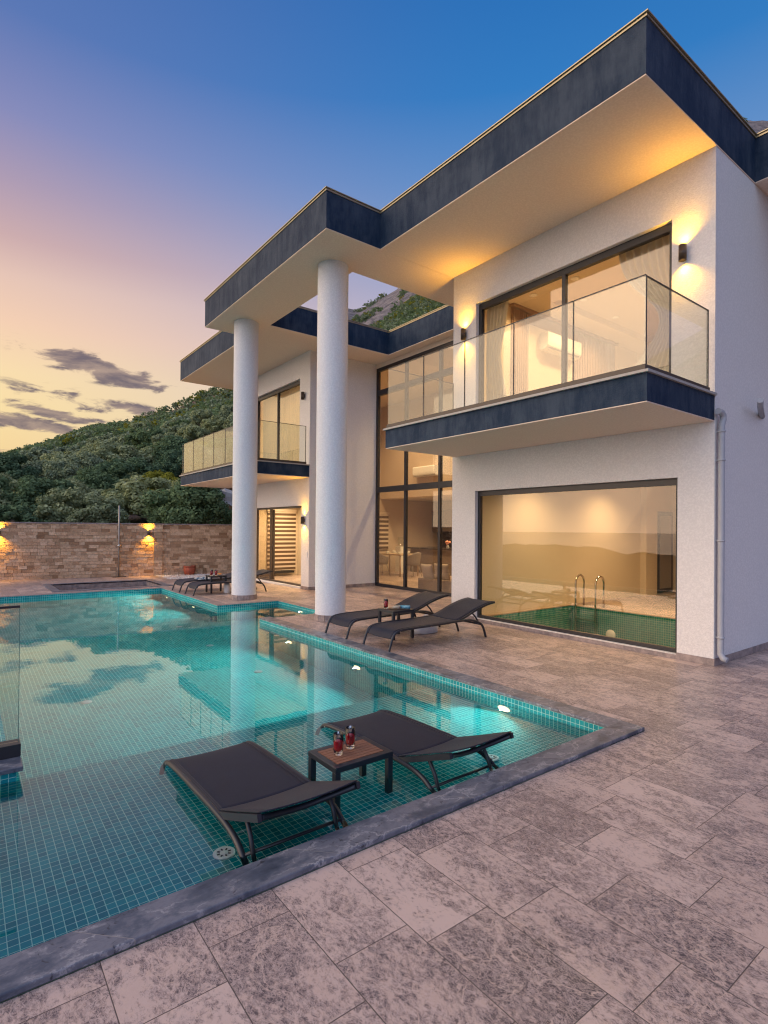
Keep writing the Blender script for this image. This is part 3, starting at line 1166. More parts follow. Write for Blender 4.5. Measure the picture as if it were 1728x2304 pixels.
window(XW + .075, 3.277, 6.713, .062, 2.273, [], fw=.05, depth=.06, top=.085)
window(XW + .07, 3.362, 6.718, 3.262, 5.558, [5.00], fw=.06, depth=.08, top=.10)
window(9.25, 7.285, 12.515, .005, 6.10, [8.62, 9.915, 11.23], trans=[2.69, 5.40], fw=.075, depth=.09, name='curtain_wall', top=.09)
dw = window(XW + .06, 12.925, 15.895, .052, 2.198, [14.90], fw=.05, depth=.08, frame='bronze_frame', name='sliding_door', open_=(0,))
mb = MB()
mb.box(XW + .145, XW + .195, 14.86, 14.95, .07, 2.14)
mb.box(XW + .145, XW + .195, 14.951, 15.80, .07, .13)
sash = mb.build('sash', M['bronze_frame'], dw)
mb = MB()
mb.tube([(XW + .13, 14.83, 1.10), (XW + .09, 14.83, 1.10), (XW + .09, 14.80, 1.10), (XW + .09, 14.80, .98)], .009, 8)
mb.build('handle', M['frame'], dw)
window(XW + .07, 13.072, 15.918, 3.262, 5.588, [14.52], fw=.06, depth=.08, top=.10)


def balcony(y0, y1, joints, side_lo, side_hi):
    X0 = 5.53
    m_ = MB()
    m_.box(X0, XW - .001, y0, y1, 2.930, 3.220)
    sl = m_.build('balcony', M['fascia'], villa)
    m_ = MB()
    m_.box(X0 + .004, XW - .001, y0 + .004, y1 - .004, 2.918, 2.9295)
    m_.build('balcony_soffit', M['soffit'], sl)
    m_ = MB()
    m_.box(X0 - .035, XW - .001, y0 - .03, y1 + .03, 3.2205, 3.248)
    m_.build('stone_lip', M['lip'], sl)
    m_ = MB()
    m_.box(X0, X0 + .05, y0 + .02, y1 - .02, 3.2485, 3.31)
    if side_lo:
        m_.box(X0 + .05, XW - .08, y0 + .02, y0 + .07, 3.2485, 3.31)
    if side_hi:
        m_.box(X0 + .05, XW - .08, y1 - .07, y1 - .02, 3.2485, 3.31)
    m_.build('rail_channel', M['bronze_frame'], sl)
    for a, b in zip(joints[:-1], joints[1:]):
        p_ = MB()
        p_.box(X0 + .018, X0 + .030, a + .004, b - .004, 3.3105, 4.225)
        g = p_.build('glass_panel', M['balustrade'], sl)
        p_ = MB()
        p_.box(X0 + .016, X0 + .032, a + .004, b - .004, 4.2255, 4.236)
        p_.box(X0 + .015, X0 + .033, a - .003, a + .0035, 3.3105, 4.225)
        p_.build('glass_edge', M['frame'], g)
    for yy, on in ((y0 + .035, side_lo), (y1 - .047, side_hi)):
        if on:
            p_ = MB()
            p_.box(X0 + .034, XW - .10, yy, yy + .012, 3.3105, 4.225)
            g = p_.build('glass_panel', M['balustrade'], sl)
            p_ = MB()
            p_.box(X0 + .034, XW - .10, yy - .002, yy + .014, 4.2255, 4.236)
            p_.box(XW - .0995, XW - .088, yy - .004, yy + .016, 3.3105, 4.236)
            p_.build('glass_edge', M['frame'], g)


balcony(2.85, 7.22, [2.872, 3.723, 4.584, 5.447, 6.312, 7.19], True, True)
balcony(12.525, 17.95, [12.55, 13.40, 14.268, 15.128, 15.96, 16.816, 17.70], True, True)


def column(cx, cy_):
    m_ = MB()
    rows = []
    for k in range(40):
        z = .11 + (SZ - .012 - .11) * k / 39
        rows.append([(cx + (.270 + .003 * mnoise.noise(Vector((math.cos(a) * 2, math.sin(a) * 2, z * 1.5)))) * math.cos(a), cy_ + (.270 + .003 * mnoise.noise(Vector((math.cos(a) * 2, math.sin(a) * 2, z * 1.5)))) * math.sin(a), z)
                     for a in [2 * math.pi * j / 40 for j in range(40)]])
    m_.grid(rows, True, True)
    c = m_.build('column', M['column'], villa)
    m_ = MB()
    for j in range(14):
        a = 2 * math.pi * j / 14
        m_.obox((cx + .272 * math.cos(a), cy_ + .272 * math.sin(a), .056), (-.0605 * math.sin(a), .0605 * math.cos(a), 0), (.012 * math.cos(a), .012 * math.sin(a), 0), (0, 0, .055))
    m_.lathe([(.262, .0015), (.262, .111), (.0, .111)], (cx, cy_, 0), 28)
    m_.keep = True
    m_.build('column_plinth', M['plinth'], c)


column(5.165, 8.30)
column(5.055, 11.79)

# drain pipes on the villa
mb = MB()
px, py = 7.17, 2.79
mb.tube([(XW - .06, py, 3.02), (XW - .01, py, 3.02), (px - .02, py - .005, 3.015), (px + .03, py - .005, 2.985), (px + .035, py - .003, 2.93), (px, py, 2.86), (px, py, 2.80), (px, py, .20), (px, py, .15), (px - .005, py - .03, .10), (px - .005, py - .075, .085)], .036, 14)
dp = mb.build('drainpipe', M['pvc'], villa)
for z in (2.78, 2.44, 1.48, .33):
    mb = MB()
    mb.lathe([(.030, z), (.042, z), (.042, z + .022), (.030, z + .022)], (px, py, 0), 16)
    mb.box(px - .006, px + .006, py + .03, YR - .001, z, z + .02)
    mb.keep = True
    mb.build('bracket', M['pvc'], dp)
mb = MB()
mb.tube([(8.6, YR, 3.16), (8.1, 2.70, 3.20), (7.86, 2.62, 3.235)], .035, 12)
mb.build('overflow_spout', M['pvc'], villa)
mb = MB()
mb.box(XW - .014, XW - .001, 12.58, 12.65, .86, 1.0)
mb.build('socket_box', M['white_plastic'], villa)

# rooms behind the glass
for rects in ([(XW + .161, 7.36, 3.0, 7.12), (7.36, 15.0, 6.935, 7.12), (10.335, 15.0, 3.0, 6.935)], [(XW + .161, 9.29, 12.67, 17.04)], [(9.345, 15.5, 7.12, 17.6)]):
    mb = MB()
    cells(mb, rects, [], 'z', .004, .004, do=('hi',))
    mb.up = True
    mb.build('room_floor', M['deck'], villa, uv=False)
# right block: pool room walls, ceiling
mb = MB()
mb.box(XW + .162, 15.0, 7.05, 7.125, .005, 2.88)
mb.box(15.0, 15.1, 3.0, 7.05, .005, 2.88)
mb.box(13.4, 13.95, 6.90, 7.05, .005, 2.88)
mb.box(XW + .162, 15.0, 3.0, 3.05, .005, 2.88)
mb.build('room_wall', M['room'], villa)
mb = MB()
mb.box(XW + .161, 15.1, 3.0, 7.12, 2.881, 3.20)
mb.build('room_ceiling', M['room'], villa)
# upper right bedroom
mb = MB()
mb.box(XW + .162, 13.2, 7.05, 7.125, 3.205, 6.10)
mb.box(13.2, 13.3, 3.0, 7.05, 3.205, 6.10)
mb.box(XW + .162, 13.2, 3.0, 3.06, 3.205, 6.10)
mb.build('room_wall', M['room'], villa)
mb = MB()
mb.box(XW + .161, 13.3, 3.0, 7.12, 6.101, 6.20)
mb.build('room_ceiling', M['room'], villa)
mb = MB()
cells(mb, [(XW + .30, 13.19, 3.07, 7.04)], [(9.0, 12.6, 3.6, 6.5)], 'z', 5.98, 6.10)
mb.build('ceiling_tray', M['room'], villa)
# living room
mb = MB()
mb.box(12.5, 12.6, 7.2, 17.6, 2.72, 6.15)
mb.box(9.35, 15.5, 7.126, 7.19, .005, 6.15)
mb.box(9.30, 9.34, 12.67, 17.0, .005, 6.15)
mb.box(9.345, 15.5, 16.6, 16.7, .005, 6.15)
mb.build('room_wall', M['room_tan'], villa)
mb = MB()
mb.box(12.61, 15.6, 7.2, 17.6, 2.72, 2.85)
mb.box(9.35, 12.499, 7.2, 17.6, 6.151, 6.19)
mb.build('room_ceiling', M['room'], villa)
mb = MB()
mb.box(15.5, 15.6, 7.2, 17.6, .005, 2.719)
mb.build('room_wall', M['room'], villa)
# left block rooms
for z0, z1, z2 in ((.005, 2.88, 3.20), (3.205, 6.10, 6.20)):
    mb = MB()
    mb.box(XW + .162, 9.29, 16.95, 17.049, z0, z1)
    mb.box(9.20, 9.29, 12.67, 16.949, z0, z1)
    mb.box(XW + .162, 9.199, 12.661, 12.70, z0, z1)
    mb.build('room_wall', M['room'], villa)
    mb = MB()
    mb.box(XW + .161, 9.29, 12.67, 17.04, z1 + .001, z2)
    mb.build('room_ceiling', M['room'], villa)

# ---------------------------------------------------------------- lamps
def lamp(kind, loc, energy, color, parent=None, **kw):
    L = bpy.data.lights.new('lamp_light', kind)
    L.energy = energy
    L.color = color
    for k, v in kw.items():
        if k != 'rot':
            setattr(L, k, v)
    o = bpy.data.objects.new('lamp_light', L)
    COL.objects.link(o)
    if parent:
        o.parent = parent
        o.location = Vector(loc) - WPOS[parent.name]
    else:
        o.location = loc
    if 'rot' in kw:
        o.rotation_euler = kw['rot']
    return o


AMBER = (1, .48, .035)


def sconce(x, y, z, nx, ny, label, on=True, e=66, h=.095, r_=.045, gap=.062):
    t = thing('wall_lamp', label, 'wall lamp', (x, y, z), 'cylinder wall lamps')
    cx, cy_ = x + nx * gap, y + ny * gap
    m_ = MB()
    m_.lathe([(r_ * .86, -h + .012), (r_, -h), (r_, h), (r_ * .86, h - .012)], (cx, cy_, z), 20)
    bd = m_.build('body', M['bronze_frame'], t)
    m_ = MB()
    tx, ty = -ny, nx
    m_.obox((x + nx * (gap - r_) / 2, y + ny * (gap - r_) / 2, z), (nx * (gap - r_) / 2, ny * (gap - r_) / 2, 0), (tx * .018, ty * .018, 0), (0, 0, .045))
    m_.build('bracket', M['bronze_frame'], t)
    for s_ in (1, -1):
        m_ = MB()
        m_.lathe([(r_ * .84, 0), (0, 0)], (cx, cy_, z + s_ * (h - .014)), 20)
        m_.build('lens', M['lamp_glow'] if on else M['steel_dull'], t)
        if on:
            lamp('SPOT', (cx, cy_, z + s_ * (h - .005)), e, AMBER, t, spot_size=R(128), spot_blend=1.0, shadow_soft_size=.03, rot=(math.pi, 0, 0) if s_ > 0 else (0, 0, 0))
    return t


sconce(XW, 3.20, 5.05, -1, 0, 'lit bronze wall lamp between the upper window and the villa corner')
sconce(XW, 6.97, 5.075, -1, 0, 'lit bronze wall lamp where the upper wall meets the courtyard')
sconce(XW, 12.76, 1.81, -1, 0, 'lit bronze wall lamp beside the sliding door with striped blind', e=60)
sconce(XW, 12.80, 5.07, -1, 0, 'unlit dark wall lamp beside the curtained window of the rear wing', on=False)

# ---------------------------------------------------------------- room contents
WARM = (1, .74, .42)


def downlight(x, y, z, label, group, e=0.0):
    t = thing('ceiling_light', label, 'ceiling light', (x, y, z), group)
    m_ = MB()
    m_.lathe([(.060, 0), (.074, -.001), (.074, -.008), (.059, -.008)], (x, y, z), 18)
    m_.build('ring', M['white_plastic'], t)
    m_ = MB()
    m_.lathe([(.058, 0), (0, 0)], (x, y, z - .005), 18)
    m_.build('lens', M['down_glow'], t)
    if e:
        lamp('SPOT', (x, y, z - .03), e, WARM, t, spot_size=R(140), spot_blend=.8, shadow_soft_size=.05)
    return t


for x, y in ((8.42, 5.62), (8.42, 4.70), (8.42, 6.50)):
    downlight(x, y, 5.979, 'small round downlight in the upper room ceiling just inside the window', 'downlights along the upper window', 110)
for x, y in ((9.6, 6.2), (10.9, 6.3), (10.9, 5.4)):
    downlight(x, y, 6.10, 'small round downlight in the recessed ceiling tray of the upper room', 'downlights in the ceiling tray', 130)
for x, y in ((13.1, 9.8), (13.6, 11.6), (13.0, 13.3), (13.2, 15.0), (14.4, 12.4), (14.6, 14.2)):
    downlight(x, y, 2.7195, 'small round downlight in the low kitchen ceiling behind the curtain wall', 'kitchen downlights', 130)


for x, y in ((9.0, 6.1), (11.6, 6.1), (9.0, 4.2), (11.6, 4.2)):
    downlight(x, y, 2.880, 'small round downlight in the ceiling over the indoor pool', 'downlights over the indoor pool', 200)
for x, y in ((8.3, 13.9), (8.3, 15.9)):
    downlight(x, y, 2.880, 'small round downlight in the ground floor room of the rear wing', 'downlights in the rear wing room', 330)
for x, y in ((8.6, 13.8), (8.6, 15.2)):
    downlight(x, y, 6.100, 'small round downlight behind the curtain of the rear wing', 'downlights behind the rear wing curtain', 230)
for x, y in ((10.9, 8.6), (10.9, 10.6), (10.9, 12.6), (10.9, 14.6)):
    downlight(x, y, 6.150, 'small round downlight in the high living room ceiling', 'downlights in the high living room ceiling', 380)


def curtain(x0, y0, y1, z0, z1, label, folds=9, gather=0.0, amp=.035, tie=None):
    m_ = MB()
    rows = []
    n = folds * 10
    for k in range(25):
        tz = k / 24
        z = z0 + (z1 - z0) * tz
        row = []
        for j in range(n + 1):
            s_ = j / n
            pinch = 0.0
            if tie is not None:
                pinch = math.exp(-((tz - tie) / .22) ** 2) * gather
            yy = y0 + (y1 - y0) * (s_ * (1 - pinch))
            xx = x0 + amp * math.sin(s_ * folds * 2 * math.pi + .6 * math.sin(3 * tz)) * (1 - .4 * pinch)
            row.append((xx, yy, z))
        rows.append(row)
    m_.grid(rows)
    o = m_.build('curtain', M['curtain'], None, (x0, (y0 + y1) / 2, z0), uv=False)
    md = o.modifiers.new('cloth', 'SOLIDIFY')
    md.thickness = .004
    return tag(o, label, 'curtain')


curtain(XW + .27, 3.40, 4.25, 3.28, 5.97, 'white sheer curtain tied back at the window edge beside the villa corner', 8, .72, .04, .42)
curtain(XW + .27, 6.72, 6.22, 3.28, 5.97, 'white sheer curtain bunched at the courtyard end of the upper window', 6, .35, .04, .5)
curtain(XW + .30, 13.08, 15.92, 3.28, 5.97, 'pale curtain drawn across the upper window of the rear wing', 22, 0, .03)

mb = MB()
mb.box(8.44, 12.1, 7.02, 7.049, 3.21, 5.93)
panel = mb.build('slat_panel', M['slat'], None, (10, 7.04, 3.2))
tag(panel, 'oak slat panel covering the side wall of the upper room', 'wall panel')
for ka, kb in ((8.4, 8.9), (10.46, 12.1)):
    mb = MB()
    mb.box(max(ka, 8.45), kb, 7.012, 7.0195, 3.215, 5.91)
    for k in range(58):
        x = 8.47 + k * .0625
        if ka < x < kb - .03:
            mb.box(x, x + .036, 6.985, 7.0115, 3.22, 5.90)
    mb.build('slats', M['slat'], panel)
mb = MB()
mb.box(8.93, 10.45, 7.0, 7.0195, 3.22, 5.70)
mb.build('white_inset', M['room'], panel)
mb = MB()
mb.box(8.40, 12.16, 6.94, 7.049, 5.931, 5.975)
mb.build('cornice', M['slat'], panel)


def air_con(cx, cy_, cz, ax, ay, nx, ny, label, wd=.92, h=.30, dp_=.21):
    t = thing('air_conditioner', label, 'air conditioner', (cx, cy_, cz), 'wall air conditioners')
    m_ = MB()
    prof = [(0, -h / 2), (dp_ * .7, -h / 2), (dp_ * .95, -h * .32), (dp_, -h * .1), (dp_, h * .42), (dp_ * .9, h / 2), (0, h / 2)]
    rows = [[(cx + ax * s_ + nx * p, cy_ + ay * s_ + ny * p, cz + q) for p, q in prof] for s_ in (-wd / 2, wd / 2)]
    m_.grid(rows, False)
    m_.face(rows[0])
    m_.face(rows[1])
    m_.build('body', M['white_plastic'], t, bevel=.008)
    m_ = MB()
    m_.obox((cx + nx * (dp_ * .88), cy_ + ny * (dp_ * .88), cz - h * .43), (ax * wd * .44, ay * wd * .44, 0), (nx * .03, ny * .03, 0), (0, 0, .004))
    m_.build('louver', M['steel_dull'], t)


air_con(9.85, 6.998, 5.42, 1, 0, 0, -1, 'white split air conditioner on the slat panel of the upper room', 1.15, .34)
air_con(12.498, 13.95, 3.55, 0, 1, -1, 0, 'white split air conditioner high on the living room wall', 1.1, .34)


def zebra_blind(x0, x1, y, z0, z1, label, n):
    t = thing('striped_blind', label, 'blind', ((x0 + x1) / 2, y, z1))
    dz_ = (z1 - z0) / n
    m_, m2 = MB(), MB()
    for k in range(n):
        a = z0 + k * dz_
        m_.box(x0, x1, y - .004, y + .004, a, a + dz_ * .56)
        m2.box(x0, x1, y - .002, y + .002, a + dz_ * .56, a + dz_)
    m_.build('dark_bands', M['blind_dark'], t)
    m2.build('light_bands', M['blind_light'], t)
    m_ = MB()
    m_.box(x0 - .02, x1 + .02, y - .03, y + .03, z1 + .001, z1 + .07)
    m_.build('cassette', M['blind_light'], t)
    m_ = MB()
    m_.tube([(x0, y, z0 - .012), (x1, y, z0 - .012)], .012, 8)
    m_.build('bottom_bar', M['blind_light'], t)


zebra_blind(8.05, 9.10, 16.90, .20, 2.16, 'brown and cream striped blind behind the open sliding door', 14)
zebra_blind(11.9, 12.85, 16.55, .85, 2.16, 'brown and cream striped blind behind the dining table', 8)
mb = MB()
mb.box(7.75, 8.95, 16.70, 16.92, .10, .17)
tag(mb.build('threshold_bar', M['frame'], None, (8.35, 16.8, .1)), 'dark low rail under the striped blind in the doorway room', 'rail')

# pool room: tiled basin, ladder
ip = thing('indoor_pool', 'green mosaic indoor pool behind the large ground floor window', 'pool', (8.8, 5, 0))
mb = MB()
cells(mb, [(7.36, 10.33, 3.0, 6.93)], [], 'z', -1.4, -.001, do=('lo', 'side'))
mb.build('basin', M['mosaic_green'], ip)
mb = MB()
cells(mb, [(7.30, 10.43, 3.06, 7.03)], [(7.36, 10.33, 3.0, 6.93)], 'z', .0045, .018)
mb.build('coping', M['tabletop'], ip)
mb = MB()
mb.lathe([(0, -.03), (.07, -.028), (.10, -.012), (.105, -.001)], (10.33, 6.03, -.48), 24, axis='x')
il = mb.build('underwater_light', M['white_plastic'], ip)
lad = thing('pool_ladder', 'curved steel pool ladder at the indoor pool edge', 'ladder', (10.35, 6.45, 0))
for yy in (6.78, 6.32):
    pts = [(10.55, yy, .006)]
    for k in range(13):
        a = math.pi * k / 12
        pts.append((10.40 + .15 * math.cos(a), yy, .50 + .16 * math.sin(a)))
    pts += [(10.25, yy, .2), (10.25, yy, -.6), (10.25, yy, -1.0)]
    mb = MB()
    mb.tube(pts, .021, 12)
    mb.build('rail', M['chrome'], lad)
for z in (-.25, -.52, -.80):
    mb = MB()
    mb.box(10.22, 10.29, 6.34, 6.76, z, z + .022)
    mb.build('step', M['chrome'], lad)
# door at the back of the pool room
mb = MB()
mb.box(13.98, 14.96, 6.99, 7.0495, .01, 2.1)
dr = mb.build('room_door', M['frame'], None, (14.5, 7.03, 0))
tag(dr, 'dark framed glazed door at the back of the indoor pool room', 'door')
mb = MB()
mb.box(14.25, 14.86, 6.978, 6.9895, .12, 2.0)
mb.build('pane', M['steel_dull'], dr)

# kitchen and dining seen through the curtain wall
kit = thing('kitchen_units', 'taupe kitchen wall units with dark marble splashback', 'kitchen', (15, 14, 0))
mb = MB()
mb.box(14.9, 15.499, 8.5, 16.59, .005, .86)
mb.build('base_cabinet', M['cabinet'], kit)
mb = MB()
mb.box(15.1, 15.499, 8.5, 16.59, 1.52, 2.35)
mb.build('wall_cabinet', M['cabinet'], kit)
mb = MB()
mb.box(15.47, 15.499, 8.5, 16.59, .901, 1.519)
mb.build('splashback', M['marble_dark'], kit)
mb = MB()
mb.box(14.87, 15.469, 8.5, 16.59, .861, .90)
mb.build('worktop', M['marble_dark'], kit)
isl = thing('kitchen_island', 'taupe kitchen island with a dark top', 'island', (13.7, 14, 0))
mb = MB()
mb.box(13.40, 14.05, 12.6, 15.9, .005, .88)
mb.build('front_panel', M['cabinet'], isl)
mb = MB()
mb.box(13.30, 14.12, 12.5, 16.0, .881, .925)
mb.build('worktop', M['marble_dark'], isl)
vs = thing('flower_vase', 'peach flower bunch in a small vase on the kitchen island', 'flowers', (13.5, 14.0, .926))
mb = MB()
mb.lathe([(.04, 0), (.055, .05), (.035, .11), (.045, .13)], (13.5, 14.0, .9265), 16)
mb.build('vase', M['ceramic'], vs)
mb = MB()
for k in range(16):
    a, b_ = rng.uniform(0, 6.28), rng.uniform(.02, .11)
    mb.lathe([(.0, -.032), (.026, -.02), (.036, 0), (.026, .022), (0, .03)], (13.5 + b_ * math.cos(a), 14.0 + b_ * math.sin(a), 1.12 + rng.uniform(-.03, .07)), 8)
mb.build('blossoms', M['flower'], vs)

dt = thing('dining_table', 'pale dining table laid for a meal behind the curtain wall', 'table', (11.6, 14.0, 0))
TX0, TX1, TY0, TY1 = 10.35, 11.35, 11.6, 12.45
TX0, TX1, TY0, TY1 = 11.6, 12.5, 14.3, 16.0
dt.location = (12.05, 15.1, 0)
WPOS[dt.name] = Vector((12.05, 15.1, 0))
mb = MB()
mb.box(TX0, TX1, TY0, TY1, .71, .75)
mb.build('tabletop', M['tabletop'], dt, bevel=.006)
for x in (TX0 + .06, TX1 - .06):
    for y in (TY0 + .06, TY1 - .06):
        mb = MB()
        mb.tube([(x, y, .005), (x, y, .709)], .025, 10)
        mb.build('leg', M['tabletop'], dt)
for k, (x, y) in enumerate(((11.8, 14.6), (12.25, 14.65), (11.85, 15.3), (12.3, 15.5))):
    o = thing('table_setting', 'white plate with a bowl laid on the dining table', 'tableware', (x, y, .751), 'place settings on the dining table')
    mb = MB()
    mb.lathe([(.0, .0), (.08, .0), (.12, .016), (.08, .008), (0, .008)], (x, y, .751), 20)
    mb.build('plate', M['ceramic'], o)
    mb = MB()
    mb.lathe([(.03, .009), (.06, .05), (.068, .075), (.06, .07), (.0, .02)], (x, y, .751), 18)
    mb.build('bowl', M['ceramic'], o)


def dining_chair(x, y, rot, label):
    t = thing('dining_chair', label, 'chair', (0, 0, 0), 'dining chairs')
    m_ = MB()
    rows = []
    for k in range(9):
        tz = k / 8
        row = []
        for j in range(13):
            a = math.pi * (-.15 + 1.3 * j / 12)
            rad = .235 + .03 * tz
            zz = .44 + (.40 * tz) * (.55 + .45 * math.sin(max(0, min(math.pi, a))))
            row.append((rad * math.cos(a), rad * math.sin(a) * (1 + .12 * tz), zz))
        rows.append(row)
    m_.grid(rows)
    sh = m_.build('backrest', M['chair_fabric'], t)
    md = sh.modifiers.new('shell', 'SOLIDIFY')
    md.thickness = .03
    m_ = MB()
    m_.lathe([(0, .40), (.20, .40), (.235, .43), (.22, .475), (0, .485)], (0, 0, 0), 20)
    m_.build('seat', M['chair_fabric'], t)
    for sx, sy in ((-1, -1), (1, -1), (1, 1), (-1, 1)):
        m_ = MB()
        m_.tube([(.13 * sx, .13 * sy, .41), (.22 * sx, .22 * sy, .005)], [.014, .009], 8)
        m_.build('leg', M['steel_dull'], t)
    t.location = (x, y, 0)
    t.rotation_euler = (0, 0, rot)
    return t


dc = dining_chair(11.95, 14.05, math.pi, 'grey upholstered dining chair with its back to the curtain wall')
c2 = copy_tree(dc)
c2.location = (11.35, 15.0, 0)
c2.rotation_euler = (0, 0, math.pi / 2)
c2['label'] = 'grey upholstered dining chair at the far side of the dining table'
wd = thing('water_dispenser', 'water dispenser bottle beside the kitchen island', 'dispenser', (12.95, 15.9, 0))
mb = MB()
mb.box(12.8, 13.1, 15.75, 16.05, .005, .95)
mb.build('cabinet', M['white_plastic'], wd)
mb = MB()
mb.lathe([(.05, .951), (.13, 1.02), (.135, 1.30), (.0, 1.31)], (12.95, 15.9, 0), 18)
mb.build('bottle', M['balustrade'], wd)
sf = thing('sofa', 'low taupe sofa just inside the curtain wall', 'sofa', (9.95, 9.6, 0))
mb = MB()
mb.box(9.50, 10.3, 7.6, 10.9, .03, .30)
mb.build('seat', M['sofa'], sf, bevel=.03)
mb = MB()
mb.box(9.45, 9.495, 7.6, 10.9, .03, .34)
mb.build('backrest', M['sofa'], sf, bevel=.01)


def cushion(x, y, z, rz, tilt, label):
    m_ = MB()
    rows = []
    n = 12
    for side in (1, -1):
        rows = []
        for i in range(n + 1):
            row = []
            for j in range(n + 1):
                u, v = i / n * 2 - 1, j / n * 2 - 1
                h = .075 * (max(0, (1 - u ** 4) * (1 - v ** 4))) ** .6
                k = 1 - .06 * (1 - abs(u * v))
                row.append((.22 * u * k, side * h, .22 * v * k))
            rows.append(row)
        m_.grid(rows)
    o = m_.build('cushion', M['cushion'], None, uv=False)
    o.location = (x, y, z)
    o.rotation_euler = (tilt, math.pi / 4 * 0, rz)
    return tag(o, label, 'cushion')


cushion(9.62, 10.70, .49, math.pi / 2, -.25, 'beige cushion leaning on the sofa end nearest the left mullion')
cushion(9.72, 10.28, .52, math.pi / 2 + .3, -.2, 'larger beige cushion upright in the middle of the sofa end')

# ---------------------------------------------------------------- stone wall and what stands by it
A0 = Vector((5.05, 19.12, 0))
DIRW = Vector((-.988, .156, 0)).normalized()
NW = Vector((-DIRW.y, DIRW.x, 0))
if NW.y > 0:
    NW = -NW


def stone_run(mb_, s0, s1, off, z0, z1, rowh=.102):
    z = z0
    while z < z1 - .02:
        h = min(rowh, z1 - z)
        s = s0
        while s < s1 - .01:
            l = min(random.choice((.12, .15, .18, .2, .24, .28, .34)), s1 - s)
            if s1 - s - l < .08:
                l = s1 - s
            th = off + random.uniform(.0, .022)
            a = A0 + DIRW * s + NW * -.02
            c = A0 + DIRW * (s + l / 2) + NW * (th / 2 - .02) + Vector((0, 0, z + h / 2))
            mb_.obox(c, DIRW * (l / 2 - .0025), NW * (th / 2 + .02), (0, 0, h / 2 - .0025))
            s += l
        z += h


WT = 1.70
sw = thing('stone_wall', 'long beige split stone boundary wall with two amber lamps', 'wall', (1, 19.7, 0))
mb = MB()
stone_run(mb, .02, 13, .05, .0, WT - .02)
mb.keep = True
mb.build('stonework', M['stone'], sw, uv=False)
mb = MB()
mb.obox(A0 + DIRW * 6.5 - NW * .16 + Vector((0, 0, WT / 2 - .02)), DIRW * 6.5, NW * .135, (0, 0, WT / 2 - .01))
mb.build('core', M['stone'], sw, uv=False)
mb = MB()
mb.obox(A0 + DIRW * 6.4 - NW * .12 + Vector((0, 0, WT + .001)), DIRW * 6.6, NW * .20, (0, 0, .018))
mb.build('cap', M['plinth'], sw, uv=False)
mb = MB()
stone_run(mb, -.25, .02, .13, .0, WT - .02)
mb.keep = True
mb.build('pilaster', M['stone'], sw, uv=False)
sw2 = thing('stone_wall', 'beige split stone wall behind the pot, set back past the pilaster', 'wall', (8, 18.7, 0))
mb = MB()
stone_run(mb, -8, -.255, .03, .0, WT - .02)
mb.keep = True
mb.build('stonework', M['stone'], sw2, uv=False)
mb = MB()
mb.obox(A0 + DIRW * -4.13 - NW * .16 + Vector((0, 0, WT / 2 - .02)), DIRW * 3.87, NW * .12, (0, 0, WT / 2 - .01))
mb.build('core', M['stone'], sw2, uv=False)
mb = MB()
mb.obox(A0 + DIRW * -4.12 - NW * .12 + Vector((0, 0, WT - .002)), DIRW * 3.9, NW * .19, (0, 0, .018))
mb.build('cap', M['plinth'], sw2, uv=False)

for s, lab in ((.17, 'lit amber lamp on the stone wall beside the pilaster'), (4.23, 'lit amber lamp on the stone wall at the picture edge')):
    p = A0 + DIRW * s + NW * .055
    sconce(p.x, p.y, 1.40, NW.x, NW.y, lab, e=110, h=.055, r_=.055, gap=.085)

shp = A0 + DIRW * 1.05 + NW * .12
sh = thing('outdoor_shower', 'slim steel garden shower pole in front of the stone wall', 'shower', (shp.x, shp.y, 0))
mb = MB()
mb.tube([(shp.x, shp.y, .01), (shp.x, shp.y, 2.28)], .024, 12)
mb.build('pole', M['steel_dull'], sh)
mb = MB()
mb.lathe([(.0, -.05), (.04, -.05), (.045, .03), (0, .035)], (shp.x, shp.y - .03, 1.0), 16, axis='y')
mb.tube([(shp.x - .07, shp.y - .06, 1.0), (shp.x + .07, shp.y - .06, 1.0)], .013, 8)
mb.build('valve', M['chrome'], sh)
mb = MB()
mb.box(shp.x - .2, shp.x + .2, shp.y - .14, shp.y + .06, .001, .018)
mb.build('base', M['bronze_frame'], sh)

pt = thing('plant_pot', 'terracotta pot on the paving against the stone wall', 'pot', (6.1, 18.75, 0))
mb = MB()
mb.lathe([(.0, .001), (.13, .001), (.155, .03), (.19, .15), (.195, .24), (.175, .27), (.20, .275), (.205, .31), (.18, .31), (.17, .27), (.0, .26)], (6.1, 18.75, 0), 28)
mb.build('pot', M['clay'], pt)
mb = MB()
mb.lathe([(.168, .268), (.1, .278), (0, .285)], (6.1, 18.75, 0), 20)
mb.build('soil', M['soil'], pt)
mb = MB()
for k in range(30):
    a, q = rng.uniform(0, 6.28), rng.uniform(0, .12)
    x, y = 6.1 + q * math.cos(a), 18.75 + q * math.sin(a)
    lx, ly, lz = rng.uniform(-.04, .04), rng.uniform(-.04, .04), rng.uniform(.02, .06)
    mb.face([(x - .006, y, .275), (x + .006, y, .275), (x + lx, y + ly, .28 + lz)])
mb.keep = True
mb.build('sprigs', M['leaf_olive'], pt, uv=False)

